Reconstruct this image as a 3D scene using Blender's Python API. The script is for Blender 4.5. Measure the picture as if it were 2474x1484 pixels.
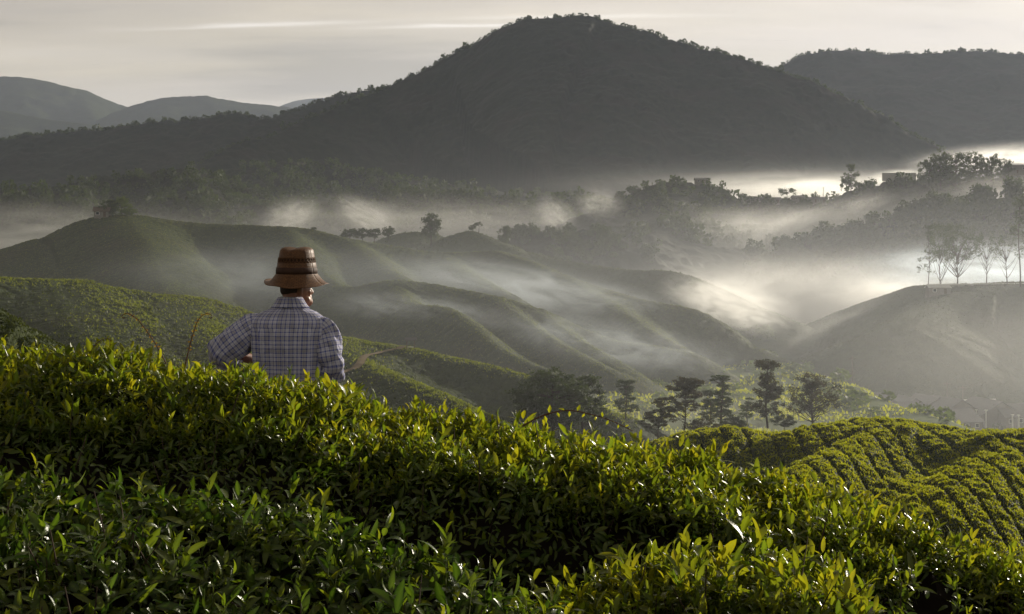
import bpy, math, random
import numpy as np
from mathutils import Vector, Matrix

for o in list(bpy.data.objects):
    bpy.data.objects.remove(o)
SC = bpy.context.scene
COL = SC.collection
R = math.radians

# ------------------------------------------------------------------ camera
K = 0.728 / 2474.0                 # tan per unit of the layout grid (2474 x 1484)
UC, VH = 1237.0, 650.0             # grid column of the axis, row of the horizon
cam = bpy.data.objects.new('camera', bpy.data.cameras.new('camera'))
COL.objects.link(cam)
cam.location = (0, 0, 0)
cam.rotation_euler = (R(90), 0, 0)
cam.data.sensor_width = 36
cam.data.lens = 18 / 0.364
cam.data.shift_y = -(742.0 - VH) / 2474.0
cam.data.clip_start = 0.1
cam.data.clip_end = 60000
SC.camera = cam

HAZE_D = 3.2e-5
# ------------------------------------------------------------------ light
SUN_AZ, SUN_EL = 41.0, 16.5        # degrees right of the view axis, above the horizon
sun = bpy.data.objects.new('sun', bpy.data.lights.new('sun', 'SUN'))
COL.objects.link(sun)
sd = Vector((math.sin(R(SUN_AZ)) * math.cos(R(SUN_EL)), math.cos(R(SUN_AZ)) * math.cos(R(SUN_EL)), math.sin(R(SUN_EL))))
sun.rotation_euler = sd.to_track_quat('Z', 'Y').to_euler()
sun.data.energy = 5.0
sun.data.angle = R(0.6)
sun.data.color = (1.0, 0.905, 0.75)

W = bpy.data.worlds.new('World')
SC.world = W
W.use_nodes = True
nt = W.node_tree
nt.nodes.clear()
def N(t, typ, **kw):
    n = t.nodes.new(typ)
    for k, v in kw.items():
        if k.startswith('i_'):
            key = k[2:]
            n.inputs[int(key) if key.isdigit() else key].default_value = v
        else:
            setattr(n, k, v)
    return n
def LK(t, a, b): t.links.new(a, b)
def mth(t, op, a, b=None, c=None, clamp=False):
    n = t.nodes.new('ShaderNodeMath'); n.operation = op; n.use_clamp = clamp
    for i, v in enumerate((a, b, c)):
        if v is None: continue
        if isinstance(v, (int, float)): n.inputs[i].default_value = v
        else: t.links.new(v, n.inputs[i])
    return n.outputs[0]
def mixc(t, fac, a, b, blend='MIX'):
    n = t.nodes.new('ShaderNodeMix'); n.data_type = 'RGBA'; n.blend_type = blend
    for s, v in ((n.inputs[0], fac), (n.inputs[6], a), (n.inputs[7], b)):
        if isinstance(v, (int, float)): s.default_value = v
        elif isinstance(v, tuple): s.default_value = v if len(v) == 4 else v + (1,)
        else: t.links.new(v, s)
    return n.outputs[2]
def ramp(t, fac, stops, interp='LINEAR'):
    n = t.nodes.new('ShaderNodeValToRGB'); cr = n.color_ramp; cr.interpolation = interp
    while len(cr.elements) < len(stops): cr.elements.new(0.5)
    for e, (p, c) in zip(cr.elements, stops):
        e.position = p; e.color = (c, c, c, 1) if isinstance(c, (int, float)) else tuple(c) + (1,)
    t.links.new(fac, n.inputs[0])
    return n.outputs[0]

sky = N(nt, 'ShaderNodeTexSky', sky_type='NISHITA', sun_disc=False)
sky.sun_elevation = R(SUN_EL); sky.sun_rotation = R(SUN_AZ)
sky.altitude = 1500; sky.air_density = 1.0; sky.dust_density = 2.0; sky.ozone_density = 1.0
bw = N(nt, 'ShaderNodeRGBToBW'); LK(nt, sky.outputs[0], bw.inputs[0])
# a thin sheet of high cloud veils the blue: it takes the sky's own brightness and its own warm white
lum = mth(nt, 'DIVIDE', mth(nt, 'MULTIPLY', bw.outputs[0], 4.0), mth(nt, 'ADD', bw.outputs[0], 4.0))   # bright parts saturate softly, as a veil does
veil = N(nt, 'ShaderNodeCombineXYZ')
tc = N(nt, 'ShaderNodeTexCoord')
sep = N(nt, 'ShaderNodeSeparateXYZ'); LK(nt, tc.outputs['Generated'], sep.inputs[0])
den = mth(nt, 'ADD', mth(nt, 'MAXIMUM', sep.outputs[2], 0.0), 0.09)
cx = mth(nt, 'DIVIDE', sep.outputs[0], den); cy = mth(nt, 'DIVIDE', sep.outputs[1], den)
pl = N(nt, 'ShaderNodeCombineXYZ')
LK(nt, mth(nt, 'MULTIPLY', cx, 0.55), pl.inputs[0]); LK(nt, mth(nt, 'MULTIPLY', cy, 1.5), pl.inputs[1])
n1 = N(nt, 'ShaderNodeTexNoise', i_Scale=0.85, i_Detail=7.0, i_Roughness=0.55, i_Distortion=0.3); LK(nt, pl.outputs[0], n1.inputs['Vector'])
n2 = N(nt, 'ShaderNodeTexNoise', i_Scale=0.5, i_Detail=5.0, i_Roughness=0.6); LK(nt, pl.outputs[0], n2.inputs['Vector'])
c1 = ramp(nt, n1.outputs[0], [(0.32, 0.60), (0.45, 0.90), (0.54, 1.0), (0.60, 1.12), (0.64, 1.6)])
tint = mixc(nt, ramp(nt, n2.outputs[0], [(0.4, 0.0), (0.62, 1.0)]), (1.0, 0.855, 0.63), (1.0, 0.865, 0.72))
cl = mixc(nt, 1.0, tint, c1, 'MULTIPLY')
# a few thin bright streaks of cloud, each at its own place in the sheet: (across, along, half length, half width, brightness)
n4 = N(nt, 'ShaderNodeTexNoise', i_Scale=5.0, i_Detail=4.0); LK(nt, pl.outputs[0], n4.inputs['Vector'])
for (sx, sy, hl, hw, br) in [(-0.71, 3.72, 0.26, 0.022, 0.8), (-0.08, 3.78, 0.28, 0.022, 0.7), (0.16, 3.70, 0.30, 0.02, 0.5), (0.80, 3.42, 0.25, 0.018, 0.45), (-1.9, 3.95, 0.9, 0.10, 0.14), (1.3, 3.62, 1.0, 0.09, 0.12), (-2.2, 5.2, 1.2, 0.12, 0.12)]:
    dx = mth(nt, 'DIVIDE', mth(nt, 'SUBTRACT', cx, sx), hl)
    wv = mth(nt, 'MULTIPLY', mth(nt, 'SUBTRACT', n4.outputs[0], 0.5), hw * 3.0)
    dy = mth(nt, 'DIVIDE', mth(nt, 'ADD', mth(nt, 'SUBTRACT', mth(nt, 'MULTIPLY_ADD', cx, 0.05, cy), sy), wv), hw)
    e = mth(nt, 'EXPONENT', mth(nt, 'MULTIPLY', mth(nt, 'ADD', mth(nt, 'MULTIPLY', dx, dx), mth(nt, 'MULTIPLY', dy, dy)), -1.0))
    e = mth(nt, 'MULTIPLY', e, mth(nt, 'MULTIPLY', n4.outputs[0], 2.0 * br))
    cl = mixc(nt, e, cl, (1.65, 1.52, 1.36))
vs = N(nt, 'ShaderNodeVectorMath', operation='SCALE'); LK(nt, cl, vs.inputs[0]); LK(nt, mth(nt, 'MULTIPLY', lum, 2.5), vs.inputs['Scale'])
skyc = mixc(nt, 0.93, sky.outputs[0], vs.outputs[0])
bg = N(nt, 'ShaderNodeBackground', i_Strength=0.10); LK(nt, skyc, bg.inputs[0])
out = N(nt, 'ShaderNodeOutputWorld'); LK(nt, bg.outputs[0], out.inputs[0])

SC.view_settings.view_transform = 'Standard'
SC.view_settings.look = 'None'
SC.view_settings.exposure = 0.3
SC.view_settings.gamma = 1.0
SC.view_settings.use_curve_mapping = False
cy_ = SC.cycles
cy_.use_denoising = True
cy_.max_bounces = 6; cy_.diffuse_bounces = 2; cy_.glossy_bounces = 2
cy_.transmission_bounces = 4; cy_.volume_bounces = 1; cy_.transparent_max_bounces = 8
cy_.volume_step_rate = 2.2
cy_.use_adaptive_sampling = True; cy_.adaptive_threshold = 0.02
cy_.sample_clamp_indirect = 6.0

# ------------------------------------------------------------------ helpers
def P(u, v, D): return np.array(((u - UC) * K * D, D, (VH - v) * K * D))
def tag(o, label=None, cat=None, group=None, kind=None):
    for k, v in (('label', label), ('category', cat), ('group', group), ('kind', kind)):
        if v: o[k] = v
    return o
def mesh_np(name, V, F=None, quads=None, tris=None, mats=None, smooth=True, uv=None, midx=None):
    """mesh from numpy arrays; quads (n,4) and or tris (n,3)"""
    me = bpy.data.meshes.new(name)
    V = np.asarray(V, np.float32)
    q = np.zeros((0, 4), np.int32) if quads is None else np.asarray(quads, np.int32)
    t = np.zeros((0, 3), np.int32) if tris is None else np.asarray(tris, np.int32)
    me.vertices.add(len(V)); me.vertices.foreach_set('co', V.ravel())
    nl = q.size + t.size; npl = len(q) + len(t)
    me.loops.add(nl); me.loops.foreach_set('vertex_index', np.concatenate((q.ravel(), t.ravel())))
    me.polygons.add(npl)
    st = np.concatenate((np.arange(len(q)) * 4, len(q) * 4 + np.arange(len(t)) * 3)).astype(np.int32)
    me.polygons.foreach_set('loop_start', st)
    me.polygons.foreach_set('use_smooth', np.full(npl, smooth))
    for m in (mats or []): me.materials.append(m)
    if midx is not None: me.polygons.foreach_set('material_index', np.asarray(midx, np.int32))
    if uv is not None:
        ul = me.uv_layers.new(name='UVMap')
        idx = np.concatenate((q.ravel(), t.ravel()))
        ul.data.foreach_set('uv', np.asarray(uv, np.float32)[idx].ravel())
    me.update(calc_edges=True)
    return me
def obj(name, me, parent=None, loc=None):
    o = bpy.data.objects.new(name, me); COL.objects.link(o)
    if parent is not None: o.parent = parent
    if loc is not None: o.location = loc
    return o
def empty(name, loc=(0, 0, 0)):
    o = bpy.data.objects.new(name, None); COL.objects.link(o); o.location = loc
    o.empty_display_size = 0.2
    return o
_rng = np.random.default_rng(7)
_T = _rng.random((256, 256))
def vnoise(x, y):
    x = np.asarray(x, float); y = np.asarray(y, float)
    xi = np.floor(x).astype(int); yi = np.floor(y).astype(int)
    fx = x - xi; fy = y - yi
    fx = fx * fx * fx * (fx * (fx * 6 - 15) + 10); fy = fy * fy * fy * (fy * (fy * 6 - 15) + 10)
    a = _T[xi & 255, yi & 255]; b = _T[(xi + 1) & 255, yi & 255]
    c = _T[xi & 255, (yi + 1) & 255]; d = _T[(xi + 1) & 255, (yi + 1) & 255]
    return (a + (b - a) * fx) * (1 - fy) + (c + (d - c) * fx) * fy - 0.5
def fbm(x, y, o=4, g=0.5):
    s = 0; a = 1
    for i in range(o):
        s = s + a * vnoise(x + 17.3 * i, y - 9.1 * i); x = x * 2.03; y = y * 2.03; a *= g
    return s
def crowns(x, y, cell, seed=0):
    """domes of tree crowns on a jittered grid: height 0..1 and a per-crown random"""
    gx = x / cell; gy = y / cell
    ix = np.floor(gx).astype(int); iy = np.floor(gy).astype(int)
    best = np.zeros_like(gx); rid = np.zeros_like(gx)
    for dx in (-1, 0, 1):
        for dy in (-1, 0, 1):
            a = (ix + dx + seed) & 255; b = (iy + dy + seed * 3) & 255
            px = ix + dx + 0.15 + 0.7 * _T[a, b]; py = iy + dy + 0.15 + 0.7 * _T[b, a]
            rr = 0.55 + 0.35 * _T[(a + 91) & 255, b]
            hh = 0.5 + 0.6 * _T[a, (b + 57) & 255]
            d2 = ((gx - px) ** 2 + (gy - py) ** 2) / (rr * rr)
            h = hh * np.sqrt(np.clip(1 - d2, 0, 1))
            m = h > best
            best = np.where(m, h, best); rid = np.where(m, _T[(a + 33) & 255, (b + 71) & 255], rid)
    return best, rid
def polyline(pts, n):
    pts = np.asarray(pts, float)
    # Catmull-Rom through the points, n samples per span
    p = np.vstack((2 * pts[0] - pts[1], pts, 2 * pts[-1] - pts[-2]))
    o = []
    for i in range(1, len(p) - 2):
        for t in np.arange(n) / n:
            o.append(0.5 * ((2 * p[i]) + (p[i + 1] - p[i - 1]) * t + (2 * p[i - 1] - 5 * p[i] + 4 * p[i + 1] - p[i + 2]) * t * t + (-p[i - 1] + 3 * p[i] - 3 * p[i + 1] + p[i + 2]) * t ** 3))
    o.append(p[-2])
    return np.array(o)
def ridge_field(X, Y, ridges, k=1.0):
    """height = highest of several ridgelines, each falling away to its sides.
    ridge = dict(p=[(u,v,D)..], S=slope, w=rounding, [Sb=slope on the far side])
    returns Z, along (m along the ridge), dist, ridge index"""
    Z = np.full(X.shape, -1e9); AL = np.zeros(X.shape); DI = np.zeros(X.shape); ID = np.zeros(X.shape, int)
    acc = np.zeros(X.shape)
    zs = []
    for ri, r in enumerate(ridges):
        pts = np.array([P(*q) for q in r['p']]) if not r.get('world') else np.array(r['p'], float)
        pts = polyline(pts, r.get('n', 3))
        bd = np.full(X.shape, 1e18); bz = np.zeros(X.shape); ba = np.zeros(X.shape); sg = np.zeros(X.shape)
        al = 0.0
        for a, b in zip(pts[:-1], pts[1:]):
            d = b[:2] - a[:2]; L = math.hypot(*d)
            if L < 1e-9: continue
            t = np.clip(((X - a[0]) * d[0] + (Y - a[1]) * d[1]) / (L * L), 0, 1)
            ex = X - a[0] - t * d[0]; ey = Y - a[1] - t * d[1]
            dd = ex * ex + ey * ey
            m = dd < bd
            bd = np.where(m, dd, bd); bz = np.where(m, a[2] + t * (b[2] - a[2]), bz); ba = np.where(m, al + t * L, ba)
            sg = np.where(m, d[0] * ey - d[1] * ex, sg)     # >0: left of the ridge's direction
            al += L
        dist = np.sqrt(bd)
        S = np.where(sg > 0, r.get('Sb', r['S']), r['S'])
        w = r.get('w', 5.0)
        z = bz - S * (np.sqrt(dist * dist + w * w) - w)
        if 'foot' in r:      # concave foot: slope eases with distance
            z = np.maximum(z, bz - S * r['foot'] - 0.25 * S * (dist - r['foot']))
        zs.append(z)
        m = z > Z
        Z = np.where(m, z, Z); AL = np.where(m, ba, AL); DI = np.where(m, dist, DI); ID = np.where(m, ri, ID)
    if k > 0:
        s = sum(np.exp(np.clip((z - Z) / k, -50, 0)) for z in zs)
        Z = Z + k * np.log(s) * np.clip(DI / (4 * k), 0, 1)
    return Z, AL, DI, ID
def grid_mesh(name, X, Y, Z, mats, cut=None, uv=None, smooth=True):
    n, m = X.shape
    V = np.stack((X.ravel(), Y.ravel(), Z.ravel()), 1)
    i = np.arange(n * m).reshape(n, m)
    q = np.stack((i[:-1, :-1], i[:-1, 1:], i[1:, 1:], i[1:, :-1]), -1).reshape(-1, 4)
    if cut is not None:
        k = cut.ravel()[q].any(1); q = q[k]
        used = np.zeros(n * m, bool); used[q.ravel()] = True
        mp = np.cumsum(used) - 1; V = V[used]; q = mp[q]
        if uv is not None: uv = uv[used]
    return mesh_np(name, V, quads=q, mats=mats, uv=uv, smooth=smooth)
def gridxy(x0, x1, y0, y1, r, ry=None):
    xs = np.arange(x0, x1 + r, r); ys = np.arange(y0, y1 + (ry or r), ry or r)
    return np.meshgrid(xs, ys)      # rows = y

# ------------------------------------------------------------------ materials
def new_mat(name):
    m = bpy.data.materials.new(name); m.use_nodes = True
    t = m.node_tree; t.nodes.clear()
    o = N(t, 'ShaderNodeOutputMaterial')
    return m, t, o
def mat_veg(name, c1, c2, scale, rough=0.6, trans=0.25, tcol=None, bump=0.0, bscale=None, c3=None, spec=0.25):
    """foliage seen as a surface: two greens mottled, some light through"""
    m, t, o = new_mat(name)
    g = N(t, 'ShaderNodeNewGeometry')
    n = N(t, 'ShaderNodeTexNoise', i_Scale=scale, i_Detail=5.0, i_Roughness=0.65); LK(t, g.outputs['Position'], n.inputs['Vector'])
    f = ramp(t, n.outputs[0], [(0.35, 0.0), (0.65, 1.0)])
    c = mixc(t, f, c1, c2)
    if c3:
        n3 = N(t, 'ShaderNodeTexNoise', i_Scale=scale * 0.13, i_Detail=3.0); LK(t, g.outputs['Position'], n3.inputs['Vector'])
        c = mixc(t, ramp(t, n3.outputs[0], [(0.5, 0.0), (0.68, 0.7)]), c, c3)
    p = N(t, 'ShaderNodeBsdfPrincipled', i_Roughness=rough); LK(t, c, p.inputs['Base Color'])
    p.inputs['Specular IOR Level'].default_value = spec
    if bump:
        b = N(t, 'ShaderNodeBump', i_Strength=bump, i_Distance=1.0)
        nb = N(t, 'ShaderNodeTexNoise', i_Scale=bscale, i_Detail=4.0, i_Roughness=0.7); LK(t, g.outputs['Position'], nb.inputs['Vector'])
        LK(t, nb.outputs[0], b.inputs['Height']); LK(t, b.outputs[0], p.inputs['Normal'])
    if trans:
        tr = N(t, 'ShaderNodeBsdfTranslucent')
        tcn = mixc(t, 1.0, c, tcol or (1.6, 1.7, 0.7, 1), 'MULTIPLY'); LK(t, tcn, tr.inputs[0])
        mx = N(t, 'ShaderNodeMixShader', i_0=trans); LK(t, p.outputs[0], mx.inputs[1]); LK(t, tr.outputs[0], mx.inputs[2])
        LK(t, mx.outputs[0], o.inputs[0])
    else:
        LK(t, p.outputs[0], o.inputs[0])
    return m
def mat_plain(name, col, rough=0.7, var=0.15, scale=8.0, spec=0.3, metallic=0.0):
    m, t, o = new_mat(name)
    tcn = N(t, 'ShaderNodeTexCoord')
    n = N(t, 'ShaderNodeTexNoise', i_Scale=scale, i_Detail=4.0); LK(t, tcn.outputs['Object'], n.inputs['Vector'])
    a = tuple(max(0, c * (1 - var)) for c in col); b = tuple(c * (1 + var) for c in col)
    c = mixc(t, n.outputs[0], a, b)
    p = N(t, 'ShaderNodeBsdfPrincipled', i_Roughness=rough, i_Metallic=metallic); LK(t, c, p.inputs['Base Color'])
    p.inputs['Specular IOR Level'].default_value = spec
    LK(t, p.outputs[0], o.inputs[0])
    return m
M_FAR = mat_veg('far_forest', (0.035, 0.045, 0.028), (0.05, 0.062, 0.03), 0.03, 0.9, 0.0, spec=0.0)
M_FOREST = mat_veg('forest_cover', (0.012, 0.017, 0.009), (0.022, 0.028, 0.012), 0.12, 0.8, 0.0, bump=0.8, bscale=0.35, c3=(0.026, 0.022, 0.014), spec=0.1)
M_CROWN = mat_veg('tree_foliage', (0.03, 0.045, 0.016), (0.06, 0.08, 0.025), 0.4, 0.65, 0.25, spec=0.2)
M_TEAFAR = mat_veg('tea_cover', (0.026, 0.038, 0.012), (0.046, 0.062, 0.018), 0.5, 0.8, 0.0, bump=0.7, bscale=1.2, c3=(0.05, 0.05, 0.022), spec=0.1)
M_GROUND = mat_veg('valley_grass', (0.06, 0.085, 0.025), (0.09, 0.12, 0.035), 0.08, 0.85, 0.0, bump=0.5, bscale=0.5, c3=(0.10, 0.09, 0.05), spec=0.05)
# ------------------------------------------------------------------ terrain
HF = {}                              # name -> sampler of a hill's height
def hill(name, ridges, box, res, mats, k=8.0, surf=None, base=-60.0, resy=None, kind='structure', label=None, cut_z=None):
    X, Y = gridxy(box[0], box[1], box[2], box[3], res, resy)
    Z, AL, DI, ID = ridge_field(X, Y, ridges, k)
    Z0 = Z.copy()
    if surf is not None: Z = surf(X, Y, Z, AL, DI, ID)
    me = grid_mesh(name, X, Y, Z, mats, cut=(Z0 > base))
    o = obj(name, me); tag(o, label, None, None, kind)
    x0, y0, rx, ry = box[0], box[2], res, (resy or res)
    def samp(x, y, Z=Z):
        x = np.asarray(x, float); y = np.asarray(y, float)
        gx = np.clip((x - x0) / rx, 0, Z.shape[1] - 1.001); gy = np.clip((y - y0) / ry, 0, Z.shape[0] - 1.001)
        i = gx.astype(int); j = gy.astype(int); fx = gx - i; fy = gy - j
        return (Z[j, i] * (1 - fx) + Z[j, i + 1] * fx) * (1 - fy) + (Z[j + 1, i] * (1 - fx) + Z[j + 1, i + 1] * fx) * fy
    HF[o.name] = samp
    o['_'] = 0; del o['_']
    return o, samp
def s_far(amp, sc, tree):
    def f(X, Y, Z, AL, DI, ID):
        return Z + amp * fbm(X / sc, Y / sc, 5) * np.clip(DI / (sc * 0.8), 0.06, 1) + tree * fbm(X / 25, Y / 25, 2)
    return f
def s_forest(amp, sc, cell, h):
    def f(X, Y, Z, AL, DI, ID):
        c, rid = crowns(X, Y, cell, 3)
        c2, _ = crowns(X + 311, Y + 97, cell * 0.55, 8)
        big = np.clip(fbm(X / (cell * 6), Y / (cell * 6), 2) + 0.75, 0.25, 1.3)
        return Z + amp * fbm(X / sc, Y / sc, 4) * np.clip(DI / (sc * 0.7), 0.0, 1) + h * big * (0.75 * c + 0.3 * c2) - 0.5 * h
    return f

# distant ranges
hill('far_mountain', [
    dict(p=[(-700, 235, 9000), (-300, 192, 9000), (-60, 186, 9000), (40, 188, 9000), (110, 197, 9000), (180, 216, 9000), (250, 240, 9000), (330, 268, 9000), (460, 330, 9000)], S=0.42, w=40),
    dict(p=[(40, 188, 9000), (120, 330, 8000)], S=0.5, w=40), dict(p=[(180, 216, 9000), (260, 330, 8000)], S=0.5, w=40), dict(p=[(-300, 192, 9000), (-200, 330, 7900)], S=0.5, w=40)],
    (-5200, -1500, 7600, 9900), 26, [M_FAR], k=20, surf=s_far(110, 420, 9))
hill('far_mountain', [dict(p=[(-500, 262, 7000), (-100, 262, 7000), (0, 267, 7000), (100, 286, 7000), (240, 303, 7000), (420, 330, 7000), (600, 390, 7000)], S=0.42, w=30)],
    (-3800, -1000, 6200, 7300), 26, [M_FAR], k=20, surf=s_far(60, 300, 8))
hill('far_mountain', [
    dict(p=[(160, 330, 8300), (260, 280, 8300), (325, 256, 8300), (365, 245, 8300), (410, 237, 8300), (450, 234, 8300), (500, 232, 8300), (545, 241, 8300), (610, 250, 8300), (660, 255, 8300), (700, 260, 8300), (780, 275, 8300), (1000, 330, 8300)], S=0.4, w=40),
    dict(p=[(500, 232, 8300), (560, 330, 7500)], S=0.5, w=40), dict(p=[(410, 237, 8300), (400, 330, 7500)], S=0.5, w=40)],
    (-3000, -300, 7200, 8900), 24, [M_FAR], k=20, surf=s_far(70, 350, 8))
hill('far_mountain', [dict(p=[(560, 290, 13000), (660, 264, 13000), (700, 248, 13000), (745, 239, 13000), (800, 238, 13000), (900, 250, 13000), (1100, 300, 13000)], S=0.4, w=50)],
    (-2900, -300, 12000, 13600), 40, [M_FAR], k=20, surf=s_far(60, 400, 8))
# the forest ridge to the left of the main mountain
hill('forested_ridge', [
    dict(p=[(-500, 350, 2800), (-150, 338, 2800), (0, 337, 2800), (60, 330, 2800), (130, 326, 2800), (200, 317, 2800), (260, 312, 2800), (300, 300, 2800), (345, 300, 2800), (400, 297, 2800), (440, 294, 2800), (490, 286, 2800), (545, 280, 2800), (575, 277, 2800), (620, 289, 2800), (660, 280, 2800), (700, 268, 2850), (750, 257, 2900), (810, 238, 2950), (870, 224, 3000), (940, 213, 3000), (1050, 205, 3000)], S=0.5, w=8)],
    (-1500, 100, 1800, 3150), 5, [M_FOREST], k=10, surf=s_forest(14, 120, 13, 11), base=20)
# the main mountain
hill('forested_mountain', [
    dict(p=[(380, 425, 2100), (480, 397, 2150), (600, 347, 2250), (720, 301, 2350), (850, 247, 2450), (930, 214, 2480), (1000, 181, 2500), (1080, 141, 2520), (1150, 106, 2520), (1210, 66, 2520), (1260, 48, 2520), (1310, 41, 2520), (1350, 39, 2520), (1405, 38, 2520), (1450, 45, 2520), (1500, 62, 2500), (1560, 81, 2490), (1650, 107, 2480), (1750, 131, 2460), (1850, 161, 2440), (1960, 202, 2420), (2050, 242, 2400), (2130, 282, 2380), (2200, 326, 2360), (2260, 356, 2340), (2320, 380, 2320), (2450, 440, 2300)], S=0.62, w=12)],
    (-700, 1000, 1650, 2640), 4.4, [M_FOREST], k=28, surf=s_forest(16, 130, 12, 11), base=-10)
hill('forested_mountain', [
    dict(p=[(1600, 260, 3700), (1780, 196, 3700), (1870, 166, 3700), (1905, 150, 3700), (1950, 131, 3700), (2000, 124, 3700), (2050, 122, 3700), (2110, 126, 3700), (2160, 130, 3700), (2230, 131, 3700), (2290, 128, 3700), (2350, 124, 3700), (2390, 123, 3700), (2440, 130, 3700), (2500, 131, 3700), (2700, 150, 3700), (3000, 230, 3700)], S=0.5, w=14)],
    (300, 2300, 2600, 3900), 7, [M_FOREST], k=30, surf=s_forest(20, 160, 16, 12), base=20)
# wooded hills in front of it
hill('wooded_hill', [
    dict(p=[(480, 430, 1750), (560, 412, 1750), (610, 400, 1750), (660, 392, 1750), (730, 396, 1750), (800, 402, 1750), (900, 408, 1750), (970, 428, 1750), (1050, 443, 1750), (1150, 458, 1750), (1300, 468, 1750), (1480, 484, 1750), (1700, 500, 1750)], S=0.4, w=8),
    dict(p=[(660, 392, 1750), (760, 470, 1450)], S=0.45, w=10), dict(p=[(970, 428, 1750), (1050, 500, 1400)], S=0.4, w=10)],
    (-480, 300, 1250, 1850), 3.2, [M_FOREST], k=6, surf=s_forest(14, 70, 10, 9), base=0)
hill('wooded_hill', [
    dict(p=[(-300, 465, 1350), (0, 459, 1350), (60, 461, 1350), (110, 455, 1350), (160, 453, 1350), (230, 440, 1350), (290, 425, 1350), (370, 417, 1350), (450, 409, 1350), (500, 423, 1340), (560, 446, 1320), (620, 470, 1300), (660, 485, 1290)], S=0.5, w=6),
    dict(p=[(450, 409, 1350), (480, 440, 1250), (520, 490, 1120), (550, 545, 1000)], S=0.6, w=5),
    dict(p=[(230, 440, 1350), (210, 480, 1200), (260, 540, 1020)], S=0.55, w=6),
    dict(p=[(-200, 480, 1150), (0, 480, 1130), (100, 484, 1120), (180, 492, 1110), (230, 520, 1080)], S=0.5, w=6)],
    (-750, -120, 880, 1450), 2.4, [M_FOREST], k=5, surf=s_forest(12, 60, 8.5, 8), base=0)
hill('wooded_hill', [
    dict(p=[(560, 500, 1150), (700, 478, 1150), (850, 482, 1150), (1000, 470, 1150), (1100, 474, 1150), (1200, 476, 1150), (1350, 484, 1150), (1480, 498, 1150), (1600, 520, 1150)], S=0.3, w=8)],
    (-300, 200, 950, 1250), 2.4, [M_FOREST], k=5, surf=s_forest(9, 50, 8, 8), base=0)
# hill with the houses along its back, and its wooded shoulder to the right
hill('wooded_hill', [
    dict(p=[(1380, 560, 900), (1440, 535, 900), (1490, 513, 900), (1540, 480, 900), (1590, 460, 900), (1640, 446, 900), (1665, 442, 900), (1700, 462, 900), (1760, 482, 900), (1800, 488, 900), (1870, 488, 900), (1950, 488, 900), (2010, 486, 900), (2060, 466, 890), (2120, 448, 880), (2200, 443, 870), (2300, 437, 860), (2474, 425, 850), (2700, 410, 850)], S=0.62, w=6),
    dict(p=[(1640, 446, 900), (1600, 530, 780), (1560, 600, 700)], S=0.42, w=8)],
    (20, 420, 640, 980), 1.5, [M_FOREST], k=4, surf=s_forest(8, 40, 7, 6), base=-40)
hill('wooded_hill', [
    dict(p=[(1700, 700, 755), (1790, 668, 745), (1850, 628, 735), (1900, 603, 728), (1950, 582, 722), (2000, 570, 720), (2050, 557, 715), (2100, 535, 710), (2150, 517, 710), (2250, 503, 710), (2350, 498, 710), (2474, 484, 710), (2700, 470, 710)], S=0.5, w=5),
    dict(p=[(2250, 503, 710), (2190, 580, 665)], S=0.5, w=6)],
    (85, 360, 560, 790), 1.15, [M_FOREST], k=4, surf=s_forest(6, 30, 7.5, 7.5), base=-45)
hill('wooded_hill', [
    dict(p=[(1180, 615, 690), (1230, 592, 680), (1300, 575, 670), (1350, 566, 665), (1410, 556, 660), (1470, 566, 655), (1520, 585, 650), (1565, 605, 645), (1600, 640, 640)], S=0.35, w=5)],
    (-20, 90, 580, 740), 1.0, [M_FOREST], k=4, surf=s_forest(4, 25, 6, 6), base=-40)

# --- tea slopes: bushes in rows that run down from each crest
def s_tea(row, bush, h, amp, sc, seed=0):
    def f(X, Y, Z, AL, DI, ID):
        wob = 0.5 * fbm(X / (row * 4), Y / (row * 4), 3)
        a = AL / row + wob + ID * 0.37
        # furrow between two rows, narrower gaps between the bushes of a row
        fr = np.abs(a - np.round(a)) * 2            # 1 in the furrow
        ri = np.round(a)
        b = DI / bush + 0.5 * (_T[(ri.astype(int) + seed) & 255, (ID * 7) & 255]) + 0.25 * fbm(X / bush, Y / bush, 2)
        fb = np.abs(b - np.round(b)) * 2
        fade = np.clip(DI / (row * 1.2), 0.35, 1)
        top = (1 - fr ** 7) * (1 - 0.35 * fb ** 6)
        lump = fbm(X / (bush * 0.45), Y / (bush * 0.45), 3)
        return Z + amp * fbm(X / sc, Y / sc, 4) * np.clip(DI / (sc * 0.6), 0, 1) + h * (top - 1) * fade + 0.28 * h * lump
    return f
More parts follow.
